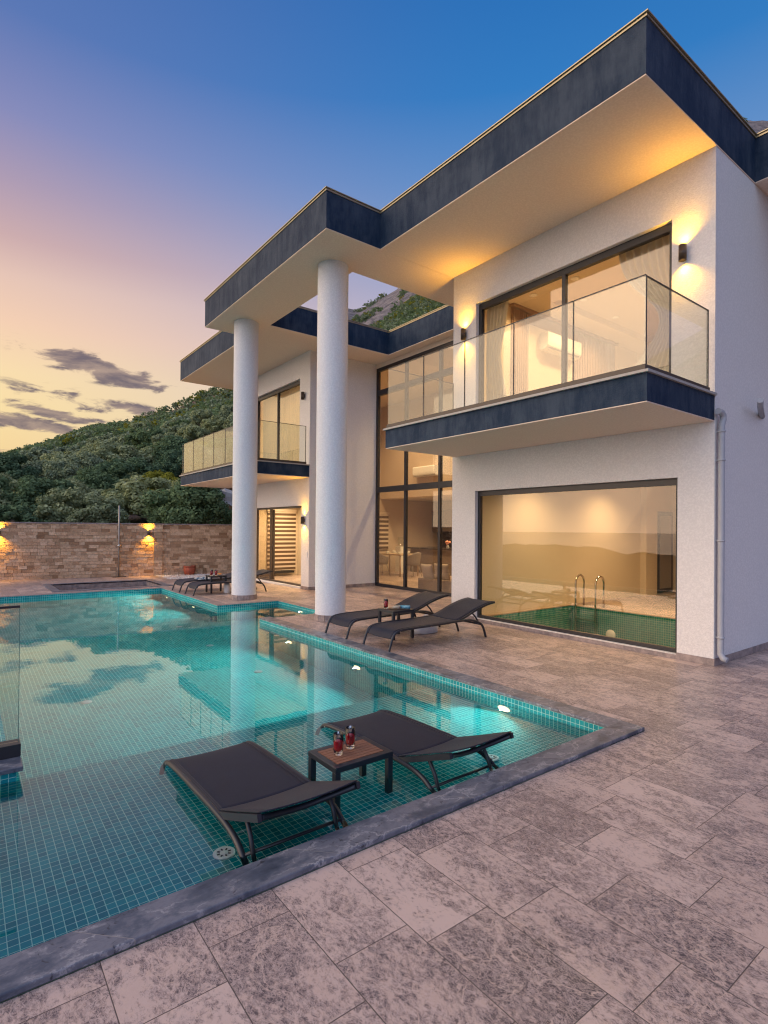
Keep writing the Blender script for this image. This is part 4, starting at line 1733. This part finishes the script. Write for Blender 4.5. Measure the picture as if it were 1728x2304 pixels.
# pebble bed by the wall
mb = MB()
mb.keep = True
for k in range(1500):
    x = rng.uniform(5.05, 7.05)
    y = rng.uniform(17.25, 18.95 - .16 * (x - 5.05))
    if (x - 6.1) ** 2 + (y - 18.75) ** 2 < .05:
        continue
    q = rng.uniform(.018, .036)
    a = rng.uniform(0, 3.14)
    u_ = Vector((math.cos(a), math.sin(a), 0)) * q
    v_ = Vector((-math.sin(a), math.cos(a), 0)) * q * .7
    c = Vector((x, y, .004 + q * .3))
    top = [c + u_, c + v_, c - u_, c - v_]
    mb.face([p + Vector((0, 0, q * .15)) for p in top], True)
    n_ = len(mb.v)
    for i in range(4):
        mb.face([top[i] + Vector((0, 0, q * .15)), top[(i + 1) % 4] + Vector((0, 0, q * .15)), c + Vector((0, 0, q * .55))], True)
pb = mb.build('pebbles', M['pebble'], uv=False)
pb['kind'] = 'stuff'


# ---------------------------------------------------------------- sun loungers
def smooth_path(pts, n=6):
    P_ = [Vector(p) for p in pts]
    out = []
    for i in range(len(P_) - 1):
        p0, p1, p2, p3 = P_[max(i - 1, 0)], P_[i], P_[i + 1], P_[min(i + 2, len(P_) - 1)]
        for k in range(n):
            t = k / n
            out.append(.5 * ((2 * p1) + (-p0 + p2) * t + (2 * p0 - 5 * p1 + 4 * p2 - p3) * t * t + (-p0 + 3 * p1 - 3 * p2 + p3) * t ** 3))
    out.append(P_[-1])
    return out


def make_lounger(hw, rail, seat, back, head_z, label, group, bars, strut, pool_type):
    """local: x across, y from foot to head, z up from the ground"""
    t = thing('sun_lounger', label, 'sun lounger', (0, 0, 0), group)
    for s_ in (-1, 1):
        m_ = MB()
        m_.tube(smooth_path([(s_ * hw, y, z) for y, z in rail], 5), .0175, 10, sq=1.0)
        sr = m_.build('side_rail', M['lounger'], t)
        m_ = MB()
        for y, z in seat[2:-1:2]:
            m_.lathe([(0, -.003), (.007, -.002), (.007, .0), ], (s_ * (hw + .0185), y, z - .010), 8, axis='x')
        m_.build('rivet', M['chrome'], sr)
    m_ = MB()
    sp = smooth_path([(0, y, z) for y, z in seat], 5)
    rows = []
    for p in sp:
        row = []
        for j in range(9):
            u = -1 + 2 * j / 8
            row.append((u * (hw - .004), p.y, p.z + .012 - .012 * (1 - u * u)))
        rows.append(row)
    m_.grid(rows)
    st = m_.build('seat', M['sling'], t, uv=False)
    md = st.modifiers.new('cloth', 'SOLIDIFY')
    md.thickness = .006
    # border welt along the sling
    for s_ in (-1, 1):
        m_ = MB()
        m_.tube([(s_ * (hw - .035), p.y, p.z + .011) for p in sp], .004, 6)
        m_.build('piping', M['sling'], st)
    m_ = MB()
    bp = smooth_path([(0, y, z) for y, z in back], 5)
    rows = []
    for p in bp:
        row = []
        for j in range(9):
            u = -1 + 2 * j / 8
            row.append((u * (hw - .010), p.y, p.z + .010 - .016 * (1 - u * u)))
        rows.append(row)
    m_.grid(rows)
    bk = m_.build('backrest', M['sling'], t, uv=False)
    md = bk.modifiers.new('cloth', 'SOLIDIFY')
    md.thickness = .006
    for s_ in (-1, 1):
        m_ = MB()
        w_ = .030 if pool_type else .022
        for sd_ in (0,):
            rows = []
            for p in bp:
                x = s_ * (hw - .008)
                rows.append([(x - .011, p.y, p.z + .006), (x + .011, p.y, p.z + .006), (x + .011, p.y + w_ * .35, p.z - w_), (x - .011, p.y + w_ * .35, p.z - w_)])
            k = m_.grid(rows, False, True)
            m_.face(rows[0])
            m_.face(rows[-1])
        m_.build('back_rail', M['lounger'], bk)
    # tube across the head, bowed
    y1, z1 = back[-1]
    m_ = MB()
    if pool_type:
        pts = [(-hw + .02, y1 - .01, z1 - .02), (-hw * .6, y1 - .06, z1 - .055), (0, y1 - .10, z1 - .085), (hw * .6, y1 - .06, z1 - .055), (hw - .02, y1 - .01, z1 - .02)]
        m_.tube(smooth_path(pts, 6), .016, 10)
    else:
        m_.tube([(-hw + .01, y1 - .02, z1 - .012), (hw - .01, y1 - .02, z1 - .012)], .014, 10)
    m_.build('head_tube', M['lounger'], bk)
    for s_ in (-1, 1):
        m_ = MB()
        m_.tube(smooth_path([(s_ * (hw - .05), y, z) for y, z in strut], 4), .013, 8)
        m_.build('strut', M['lounger'], t)
    for y, z in bars:
        m_ = MB()
        m_.tube([(-hw, y, z), (hw, y, z)], .0125, 8)
        m_.build('crossbar', M['lounger'], t)
    if pool_type:
        y, z = strut[-1]
        m_ = MB()
        m_.tube([(-hw + .05, y, z), (hw - .05, y, z)], .013, 8)
        m_.build('crossbar', M['lounger'], t)
    return t


deck_rail = [(0, .002), (.05, .15), (.095, .225), (.18, .262), (.38, .276), (.72, .280), (1.0, .284), (1.28, .292), (1.50, .282), (1.68, .232), (1.77, .160), (1.835, .002)]
deck_seat = [(.055, .16), (.10, .230), (.18, .264), (.38, .277), (.72, .280), (1.0, .284), (1.25, .292)]
deck_back = [(1.26, .300), (1.45, .362), (1.62, .425), (1.80, .474), (1.92, .500), (2.03, .512)]
deck_strut = [(1.56, .40), (1.66, .31), (1.73, .22)]
GD = 'sun loungers on the paved deck'
l4 = make_lounger(.285, deck_rail, deck_seat, deck_back, .51, 'black sun lounger on the deck in front of the large pool room window', GD, [(.10, .205), (1.71, .205)], deck_strut, False)
l4.location = (4.39, 5.915, 0)
l4.rotation_euler = (0, 0, -math.pi / 2)
for x, y, lab in ((4.41, 6.935, 'black sun lounger on the deck on the column side of the table with magazines'),
                  (4.27, 13.14, 'black sun lounger behind the farther column, on the pool edge side of its table'),
                  (4.23, 14.03, 'black sun lounger behind the farther column with a blue towel at its foot')):
    c = copy_tree(l4)
    c.location = (x, y, 0)
    c['label'] = lab

pool_rail = [(0, .0), (.035, .15), (.085, .235), (.15, .272), (.35, .292), (.75, .303), (1.10, .306), (1.30, .290), (1.42, .245), (1.49, .17), (1.57, .0)]
pool_seat = [(.05, .18), (.09, .242), (.155, .276), (.35, .295), (.75, .305), (1.09, .309)]
pool_back = [(1.10, .318), (1.30, .392), (1.48, .462), (1.61, .512)]
pool_strut = [(1.36, .39), (1.42, .31), (1.45, .24), (1.50, .12), (1.60, .05)]
GP = 'sun loungers standing in the pool'
p1 = make_lounger(.300, pool_rail, pool_seat, pool_back, .52, 'black sun lounger in the pool on the spa wall side of the teak table', GP, [(1.44, .235), (1.53, .105)], pool_strut, True)
p1.location = (1.455, 4.115, SHELF)
p1.rotation_euler = (0, 0, math.pi)
c = copy_tree(p1)
c.location = (2.725, 4.095, SHELF)
c['label'] = 'black sun lounger in the pool between the teak table and the lit tiled side'


# ---------------------------------------------------------------- side tables
def make_table(lx, ly, h, top, label, slats):
    t = thing('side_table', label, 'side table', (0, 0, 0), 'square side tables beside the loungers')
    m_ = MB()
    cells(m_, [(-lx / 2, lx / 2, -ly / 2, ly / 2)], [(-lx / 2 + .045, lx / 2 - .045, -ly / 2 + .045, ly / 2 - .045)], 'z', h - .036, h)
    m_.build('frame', M['lounger'], t, bevel=.003)
    m_ = MB()
    if slats:
        n = 7
        w_ = (ly - .094) / n
        for k in range(n):
            y = -ly / 2 + .047 + k * w_
            m_.box(-lx / 2 + .0465, lx / 2 - .0465, y + .002, y + w_ - .003, h - .020, h + .001)
    else:
        m_.box(-lx / 2 + .046, lx / 2 - .046, -ly / 2 + .046, ly / 2 - .046, h - .020, h - .002)
    m_.build('tabletop', M[top], t)
    for sx in (-1, 1):
        for sy in (-1, 1):
            m_ = MB()
            cx, cy_ = sx * (lx / 2 - .021), sy * (ly / 2 - .021)
            m_.box(cx - .020, cx + .020, cy_ - .020, cy_ + .020, 0, h - .037)
            m_.build('leg', M['lounger'], t, bevel=.003)
    return t


tp = make_table(.46, .345, .41, 'teak', 'side table with teak slat top standing in the pool between two loungers', True)
tp.location = (2.10, 3.10, SHELF)
td = make_table(.40, .37, .42, 'lounger', 'black side table on the deck holding a glass and rolled magazines', False)
td.location = (5.125, 6.40, 0)
c = copy_tree(td)
c.location = (5.015, 13.39, 0)
c['label'] = 'black side table behind the farther column holding two red drinks'


def make_glass(label, group='glasses of red juice'):
    t = thing('juice_glass', label, 'glass', (0, 0, 0), group)
    m_ = MB()
    m_.lathe([(.0, .0), (.026, .0), (.029, .006), (.034, .05), (.035, .085), (.032, .14), (.0308, .14), (.0335, .085), (.0325, .05), (.0275, .014), (0, .012)], (0, 0, 0), 28)
    m_.build('tumbler', M['glass'], t)
    m_ = MB()
    m_.lathe([(0, .0125), (.0270, .0145), (.0320, .05), (.0330, .085), (.0325, .103), (0, .103)], (0, 0, 0), 24)
    m_.build('juice', M['juice'], t)
    return t


g0 = make_glass('tumbler of red juice on the teak table, nearer the low left lounger')
g0['label'] = 'tumbler of red juice on the teak table, closer to the lounger by the spa wall'
g0.location = (2.00, 3.10, SHELF + .4115)
for loc, lab in (((2.125, 3.145, SHELF + .4115), 'tumbler of red juice at the centre of the teak table'), ((5.01, 6.50, .4205), 'tumbler of red juice beside the rolled magazines'),
                 ((4.90, 13.40, .4205), 'left of the two red drinks on the table behind the farther column'), ((4.99, 13.33, .4205), 'right of the two red drinks on the table behind the farther column')):
    c = copy_tree(g0)
    c.location = loc
    c['label'] = lab

for (x, y, a, m_n, lab) in ((5.07, 6.37, 1.15, 'mag_tan', 'tan and blue rolled magazine lying on the deck side table'), (5.20, 6.30, 1.2, 'mag_blue', 'bright blue rolled magazine lying on the deck side table')):
    mb = MB()
    rows = []
    for k in range(2):
        s_ = (-.085, .085)[k]
        row = []
        for j in range(40):
            q = j / 39
            rad = .016 + .014 * q
            an = q * 4 * math.pi
            row.append((s_, rad * math.cos(an), rad * math.sin(an)))
        rows.append(row)
    mb.grid(rows)
    o = mb.build('rolled_magazine', M[m_n], None, uv=False)
    md = o.modifiers.new('paper', 'SOLIDIFY')
    md.thickness = .0025
    o.location = (x, y, .4525)
    o.rotation_euler = (0, 0, -a + .35)
    tag(o, lab, 'magazine')

# white bag and bottle on the deck behind the lounger
bg_ = thing('beach_bag', 'white cloth beach bag on the paving under the deck loungers', 'bag', (5.72, 6.42, 0))
mb = MB()
rows = []
for k in range(12):
    tz = k / 11
    row = []
    for j in range(28):
        a = 2 * math.pi * j / 28
        rr_ = (1 + .08 * math.sin(5 * a + tz * 3)) * (.9 + .25 * math.sin(math.pi * min(1, tz * 1.1 + .15)))
        row.append((5.72 + .22 * rr_ * math.cos(a), 6.42 + .13 * rr_ * math.sin(a), .002 + .17 * tz + .01 * math.sin(3 * a) * tz))
    rows.append(row)
mb.grid(rows, True, True)
mb.face(rows[0])
mb.face([(p[0], p[1], p[2] - .03) for p in rows[-1]])
mb.build('body', M['bag'], bg_)
mb = MB()
mb.tube(smooth_path([(5.62, 6.42, .16), (5.66, 6.41, .25), (5.76, 6.41, .27), (5.82, 6.42, .16)], 6), .008, 8)
mb.build('handle', M['bag'], bg_)
bt = thing('lotion_bottle', 'white lotion bottle standing beside the beach bag', 'bottle', (5.60, 6.60, 0))
mb = MB()
mb.lathe([(.0, .002), (.03, .002), (.032, .02), (.032, .15), (.015, .18), (.0, .18)], (5.60, 6.60, 0), 16)
mb.build('body', M['white_plastic'], bt)
mb = MB()
mb.lathe([(.014, .181), (.014, .21), (.0, .21)], (5.60, 6.60, 0), 12)
mb.build('cap', M['pvc'], bt)
cn = thing('white_canister', 'small white canister on the paving under the far side table', 'canister', (5.2, 13.05, 0))
mb = MB()
mb.lathe([(.0, .002), (.075, .002), (.08, .02), (.08, .19), (.07, .21), (0, .21)], (5.18, 13.1, 0), 18)
mb.build('body', M['white_plastic'], cn)
mb = MB()
mb.lathe([(.06, .2105), (.06, .235), (0, .24)], (5.18, 13.1, 0), 14)
mb.build('lid', M['pvc'], cn)
fr_ = thing('fruit_plate', 'small plate of orange slices on the far side table', 'plate', (5.13, 13.48, .421))
mb = MB()
mb.lathe([(0, .0), (.05, .0), (.075, .012), (.05, .006), (0, .006)], (5.13, 13.48, .4205), 18)
mb.build('plate', M['ceramic'], fr_)
mb = MB()
for k in range(4):
    a = k * 1.57
    mb.lathe([(0, -.010), (.02, -.008), (.022, .0), (.012, .012), (0, .014)], (5.13 + .03 * math.cos(a), 13.48 + .03 * math.sin(a), .4405), 10)
mb.build('slices', M['citrus'], fr_)
# towel on the far lounger
mb = MB()
rows = []
for i in range(14):
    row = []
    for j in range(20):
        u, v = i / 13, j / 19
        h = .05 * math.sin(math.pi * u) ** .5 * (1 + .35 * mnoise.noise(Vector((u * 4, v * 5, 2)))) * math.sin(math.pi * v) ** .3
        row.append((4.72 + .34 * v + .01 * math.sin(9 * u), 13.80 + .38 * u, .288 + h))
    rows.append(row)
mb.grid(rows)
tw = mb.build('beach_towel', M['towel'], None, (4.9, 14, .29), uv=False)
md = tw.modifiers.new('cloth', 'SOLIDIFY')
md.thickness = .006
tag(tw, 'crumpled blue patterned towel on the far deck lounger', 'towel')


# ---------------------------------------------------------------- vegetation
def quads_mesh(name, centers, normals, sizes, m):
    n = len(centers)
    nr = normals / np.linalg.norm(normals, axis=1, keepdims=True)
    rv = rng.normal(size=(n, 3))
    t1 = np.cross(nr, rv)
    t1 /= np.linalg.norm(t1, axis=1, keepdims=True)
    t2 = np.cross(nr, t1)
    s1 = sizes[:, None]
    s2 = (sizes * rng.uniform(.45, .8, n))[:, None]
    v = np.stack([centers - t1 * s1, centers - t2 * s2, centers + t1 * s1, centers + t2 * s2], axis=1).reshape(-1, 3)
    me = bpy.data.meshes.new(name)
    me.vertices.add(4 * n)
    me.vertices.foreach_set('co', v.astype(np.float32).ravel())
    me.loops.add(4 * n)
    me.loops.foreach_set('vertex_index', np.arange(4 * n, dtype=np.int32))
    me.polygons.add(n)
    me.polygons.foreach_set('loop_start', np.arange(0, 4 * n, 4, dtype=np.int32))
    me.update()
    me.validate()
    me.materials.append(m)
    return me


def crown_points(nc, nl, rx, rz, zc, leaf, lump=.27):
    """leaf clusters through an uneven dome"""
    C_, N_, S_ = [], [], []
    for k in range(nc):
        th = rng.uniform(0, 6.283)
        ph = math.acos(rng.uniform(-.45, 1))
        q = rng.uniform(.6, 1.0) ** .5
        c = np.array([rx * q * math.sin(ph) * math.cos(th), rx * q * math.sin(ph) * math.sin(th), zc + rz * q * math.cos(ph)])
        c *= np.array([1 + rng.normal() * .10, 1 + rng.normal() * .10, 1])
        rad = lump * rx * rng.uniform(.6, 1.25)
        d_ = rng.normal(size=(nl, 3))
        d_ /= np.linalg.norm(d_, axis=1, keepdims=True)
        q2 = rad * rng.uniform(.35, 1.0, (nl, 1)) ** .5
        C_.append(c + d_ * q2 * np.array([1, 1, .8]))
        N_.append(d_ + rng.normal(size=(nl, 3)) * .45 + np.array([0, 0, .3]))
        S_.append(leaf * rng.uniform(.6, 1.3, nl))
    return np.concatenate(C_), np.concatenate(N_), np.concatenate(S_)


def trunk_mesh(h, rx):
    m_ = MB()
    n_l = random.randint(3, 4)
    m_.tube([(0, 0, -.5), (.05, .02, h * .35), (.1, .06, h * .55)], [.11 * rx, .085 * rx, .06 * rx], 7)
    for k in range(n_l):
        a = k * 6.283 / n_l + random.uniform(-.4, .4)
        m_.tube([(.08, .05, h * .45), (.35 * rx * math.cos(a), .35 * rx * math.sin(a), h * .75), (.65 * rx * math.cos(a), .65 * rx * math.sin(a), h * 1.0)], [.055 * rx, .035 * rx, .015 * rx], 6)
    return m_


PROTO = {}
for kind, mn in (('olive', 'leaf_olive'), ('dark', 'leaf_dark'), ('yellow', 'leaf_yellow'), ('dry', 'leaf_dry')):
    for det, (nc, nl, lf) in (('near', (54, 260, .046)), ('mid', (36, 150, .075))):
        for var in range(2):
            C_, N_, S_ = crown_points(nc, nl, 1.0, .80, 1.15, lf)
            me = quads_mesh('crown', C_, N_, S_, M[mn])
            PROTO[kind, det, var] = me
TR = []
for k in range(2):
    o = trunk_mesh(1.1, 1.0).build('trunk', M['bark'], uv=False)
    TR.append(o.data)
    bpy.data.objects.remove(o)

LAB = {'olive': ('grey green olive tree in the dense scrub on the hillside', 'tree', 'grey green olive trees on the hillside', 'olive_tree'),
       'dark': ('dark green rounded tree in the dense scrub on the hillside', 'tree', 'dark green trees on the hillside', 'scrub_tree'),
       'yellow': ('yellow green bush among the grey green trees on the hillside', 'bush', 'yellow green bushes on the hillside', 'hillside_bush'),
       'dry': ('dry brown bush on the bare slope beside the villa', 'bush', 'dry brown bushes on the slope', 'dry_bush')}


def plant(kind, x, y, sx, sz, det='mid', label=None, lift=0.0):
    lab, cat, grp, nm = LAB[kind]
    z = ground_z(x, y)
    t = bpy.data.objects.new(nm, None)
    COL.objects.link(t)
    t.location = (x, y, z - .25 + lift)
    t.rotation_euler = (0, 0, random.uniform(0, 6.28))
    t.scale = (sx, sx, sz)
    tag(t, label or lab, cat, grp if not label else None)
    v = random.randint(0, 1)
    o = bpy.data.objects.new('crown', PROTO[kind, det, v])
    COL.objects.link(o)
    o.parent = t
    o = bpy.data.objects.new('trunk', TR[v])
    COL.objects.link(o)
    o.parent = t


placed = []


def free(x, y, d_):
    for a, b in placed:
        if (a - x) ** 2 + (b - y) ** 2 < d_ * d_:
            return False
    placed.append((x, y))
    return True


def polar(a, q):
    return q * math.sin(R(a)), q * math.cos(R(a))


# single plants one can point at
for a, q, kind, sx, sz, lab in ((15.2, 31, 'olive', 2.3, 1.7, 'broad leafy shrub just above the stone wall left of the pot'),
                                (17.5, 33, 'yellow', .95, 1.25, 'small yellow flowering bush above the wall beside the villa'),
                                (18.2, 32, 'dry', .55, 1.5, 'tall dry brown bush beside the small yellow bush'),
                                (18.9, 34, 'dark', 1.1, 1.5, 'blue green bush right of the tall dry bush on the bank'),
                                (11.9, 52, 'olive', 2.9, 2.3, 'open grey olive tree with its forked trunk showing')):
    x, y = polar(a, q)
    free(x, y, 1.0)
    plant(kind, x, y, sx, sz, 'near', lab)
for a, q in ((19.5, 31), (20.2, 33), (21.0, 32), (20.6, 37), (19.9, 40), (21.4, 40)):
    x, y = polar(a, q)
    free(x, y, 1)
    plant('dry', x, y, random.uniform(1.0, 1.5), random.uniform(.6, .9), 'near')
count = 0
q = 27.0
tries = 0
while count < 250 and tries < 6000:
    tries += 1
    f_ = random.random()
    q = 27 + 95 * f_ ** 1.25
    a = random.uniform(-6, 26.5)
    x, y = polar(a, q)
    if y < 22.5 or (a > 18.3 and q < 56):
        continue
    if not free(x, y, 2.5 + q * .018):
        continue
    k = random.random()
    kind = 'olive' if k < .60 else ('dark' if k < .86 else 'yellow')
    s_ = random.uniform(1.35, 2.3) * (1.0 if kind != 'yellow' else .72)
    plant(kind, x, y, s_, s_ * random.uniform(.75, 1.05), 'near' if q < 60 else 'mid')
    count += 1

for a, q, sz, lab in ((12.6, 60, 1.9, 'pale rock outcrop in the middle of the wooded slope'), (13.6, 42, 1.3, 'pale rocks showing low on the slope above the shower pole'), (20.6, 35, 1.2, 'grey rubble rocks on the bare bank beside the column')):
    x, y = polar(a, q)
    z = ground_z(x, y)
    mb = MB()
    rows = []
    for i in range(11):
        ph = math.pi * i / 10
        row = []
        for j in range(18):
            th = 2 * math.pi * j / 18
            dv = Vector((math.sin(ph) * math.cos(th), math.sin(ph) * math.sin(th), math.cos(ph)))
            rad = sz * (.75 + .55 * mnoise.fractal(dv * 1.8 + Vector((q, 0, 0)), 1, 2, 4))
            row.append((x + dv.x * rad * 1.5, y + dv.y * rad, z + 1.0 + dv.z * rad * .9))
        rows.append(row)
    mb.grid(rows, False, True)
    tag(mb.build('rock_outcrop', M['lip'], None, (x, y, z), uv=False), lab, 'rock')
# the far scrub up to the ridge reads as one mass
for nm, mn, n_b in (('far_scrub', 'leaf_olive', 2300), ('far_scrub', 'leaf_dark', 3300), ('far_scrub', 'leaf_yellow', 700)):
    CC, NN, SS = [], [], []
    got = 0
    while got < n_b:
        a = random.choice((random.uniform(31, 43), random.uniform(31, 43), random.uniform(67, 74), random.uniform(-8, 24), random.uniform(-8, 24), random.uniform(-8, 74)))
        Rr = interp(RDIST, a)
        e = interp(RIDGE, a)
        lo = 108 if a < 27 else 90
        q = lo + (Rr * 1.005 - lo) * random.random() ** .8
        f_ = (q - 24.5) / (Rr - 24.5)
        if 10 < a < 28 and .72 < f_ < .985 and random.random() < min(1, (a - 9) / 6) * .93:
            continue
        if a > 27 and (f_ > .985 or (f_ > .60 and random.random() < .5 + .5 * (mnoise.noise(Vector((a * .5, f_ * 9, 0))) > -.25)) or f_ < .3):
            continue
        x, y = polar(a, q)
        z = ground_z(x, y)
        s_ = random.uniform(1.2, 2.6)
        C_, N_, S_ = crown_points(9, 13, s_, s_ * .75, s_ * .75, .34)
        CC.append(C_ + np.array([x, y, z - .5]))
        NN.append(N_)
        SS.append(S_)
        got += 1
    me = quads_mesh(nm, np.concatenate(CC), np.concatenate(NN), np.concatenate(SS), M[mn])
    o = bpy.data.objects.new(nm, me)
    COL.objects.link(o)
    o['kind'] = 'stuff'

# utility poles along the ridge
tops = []
for k, (a, e0, e1) in enumerate(((10.47, 8.61, 9.13), (11.3, 8.99, 9.65), (12.39, 9.55, 10.08), (15.39, 10.61, 11.2))):
    q = interp(RDIST, a) * .985
    x, y = polar(a, q)
    zb = ground_z(x, y)
    zt_ = 1.6 + q * math.tan(R(e1))
    up = thing('utility_pole', ('short utility pole, lowest along the hill crest', 'utility pole second from the low end of the crest', 'utility pole third from the low end of the crest', 'utility pole highest along the hill crest')[k], 'pole', (x, y, zb), 'utility poles on the ridge')
    mb = MB()
    mb.tube([(x, y, zb - .5), (x, y, zt_)], [.17, .11], 8)
    mb.build('post', M['pole'], up)
    mb = MB()
    mb.obox((x, y, zt_ - .3), (.5, -.1, 0), (.05, .05, 0), (0, 0, .05))
    mb.build('crossarm', M['pole'], up)
    tops.append(Vector((x, y, zt_ - .2)))
mb = MB()
for p, q in zip(tops[:-1], tops[1:]):
    mb.tube([p.lerp(q, k / 10) - Vector((0, 0, 1.2 * math.sin(math.pi * k / 10) * (p - q).length / 30)) for k in range(11)], .03, 5)
tag(mb.build('overhead_wire', M['pole'], None, tuple(tops[0]), uv=False), 'thin overhead wire strung between the poles on the crest', 'wire')
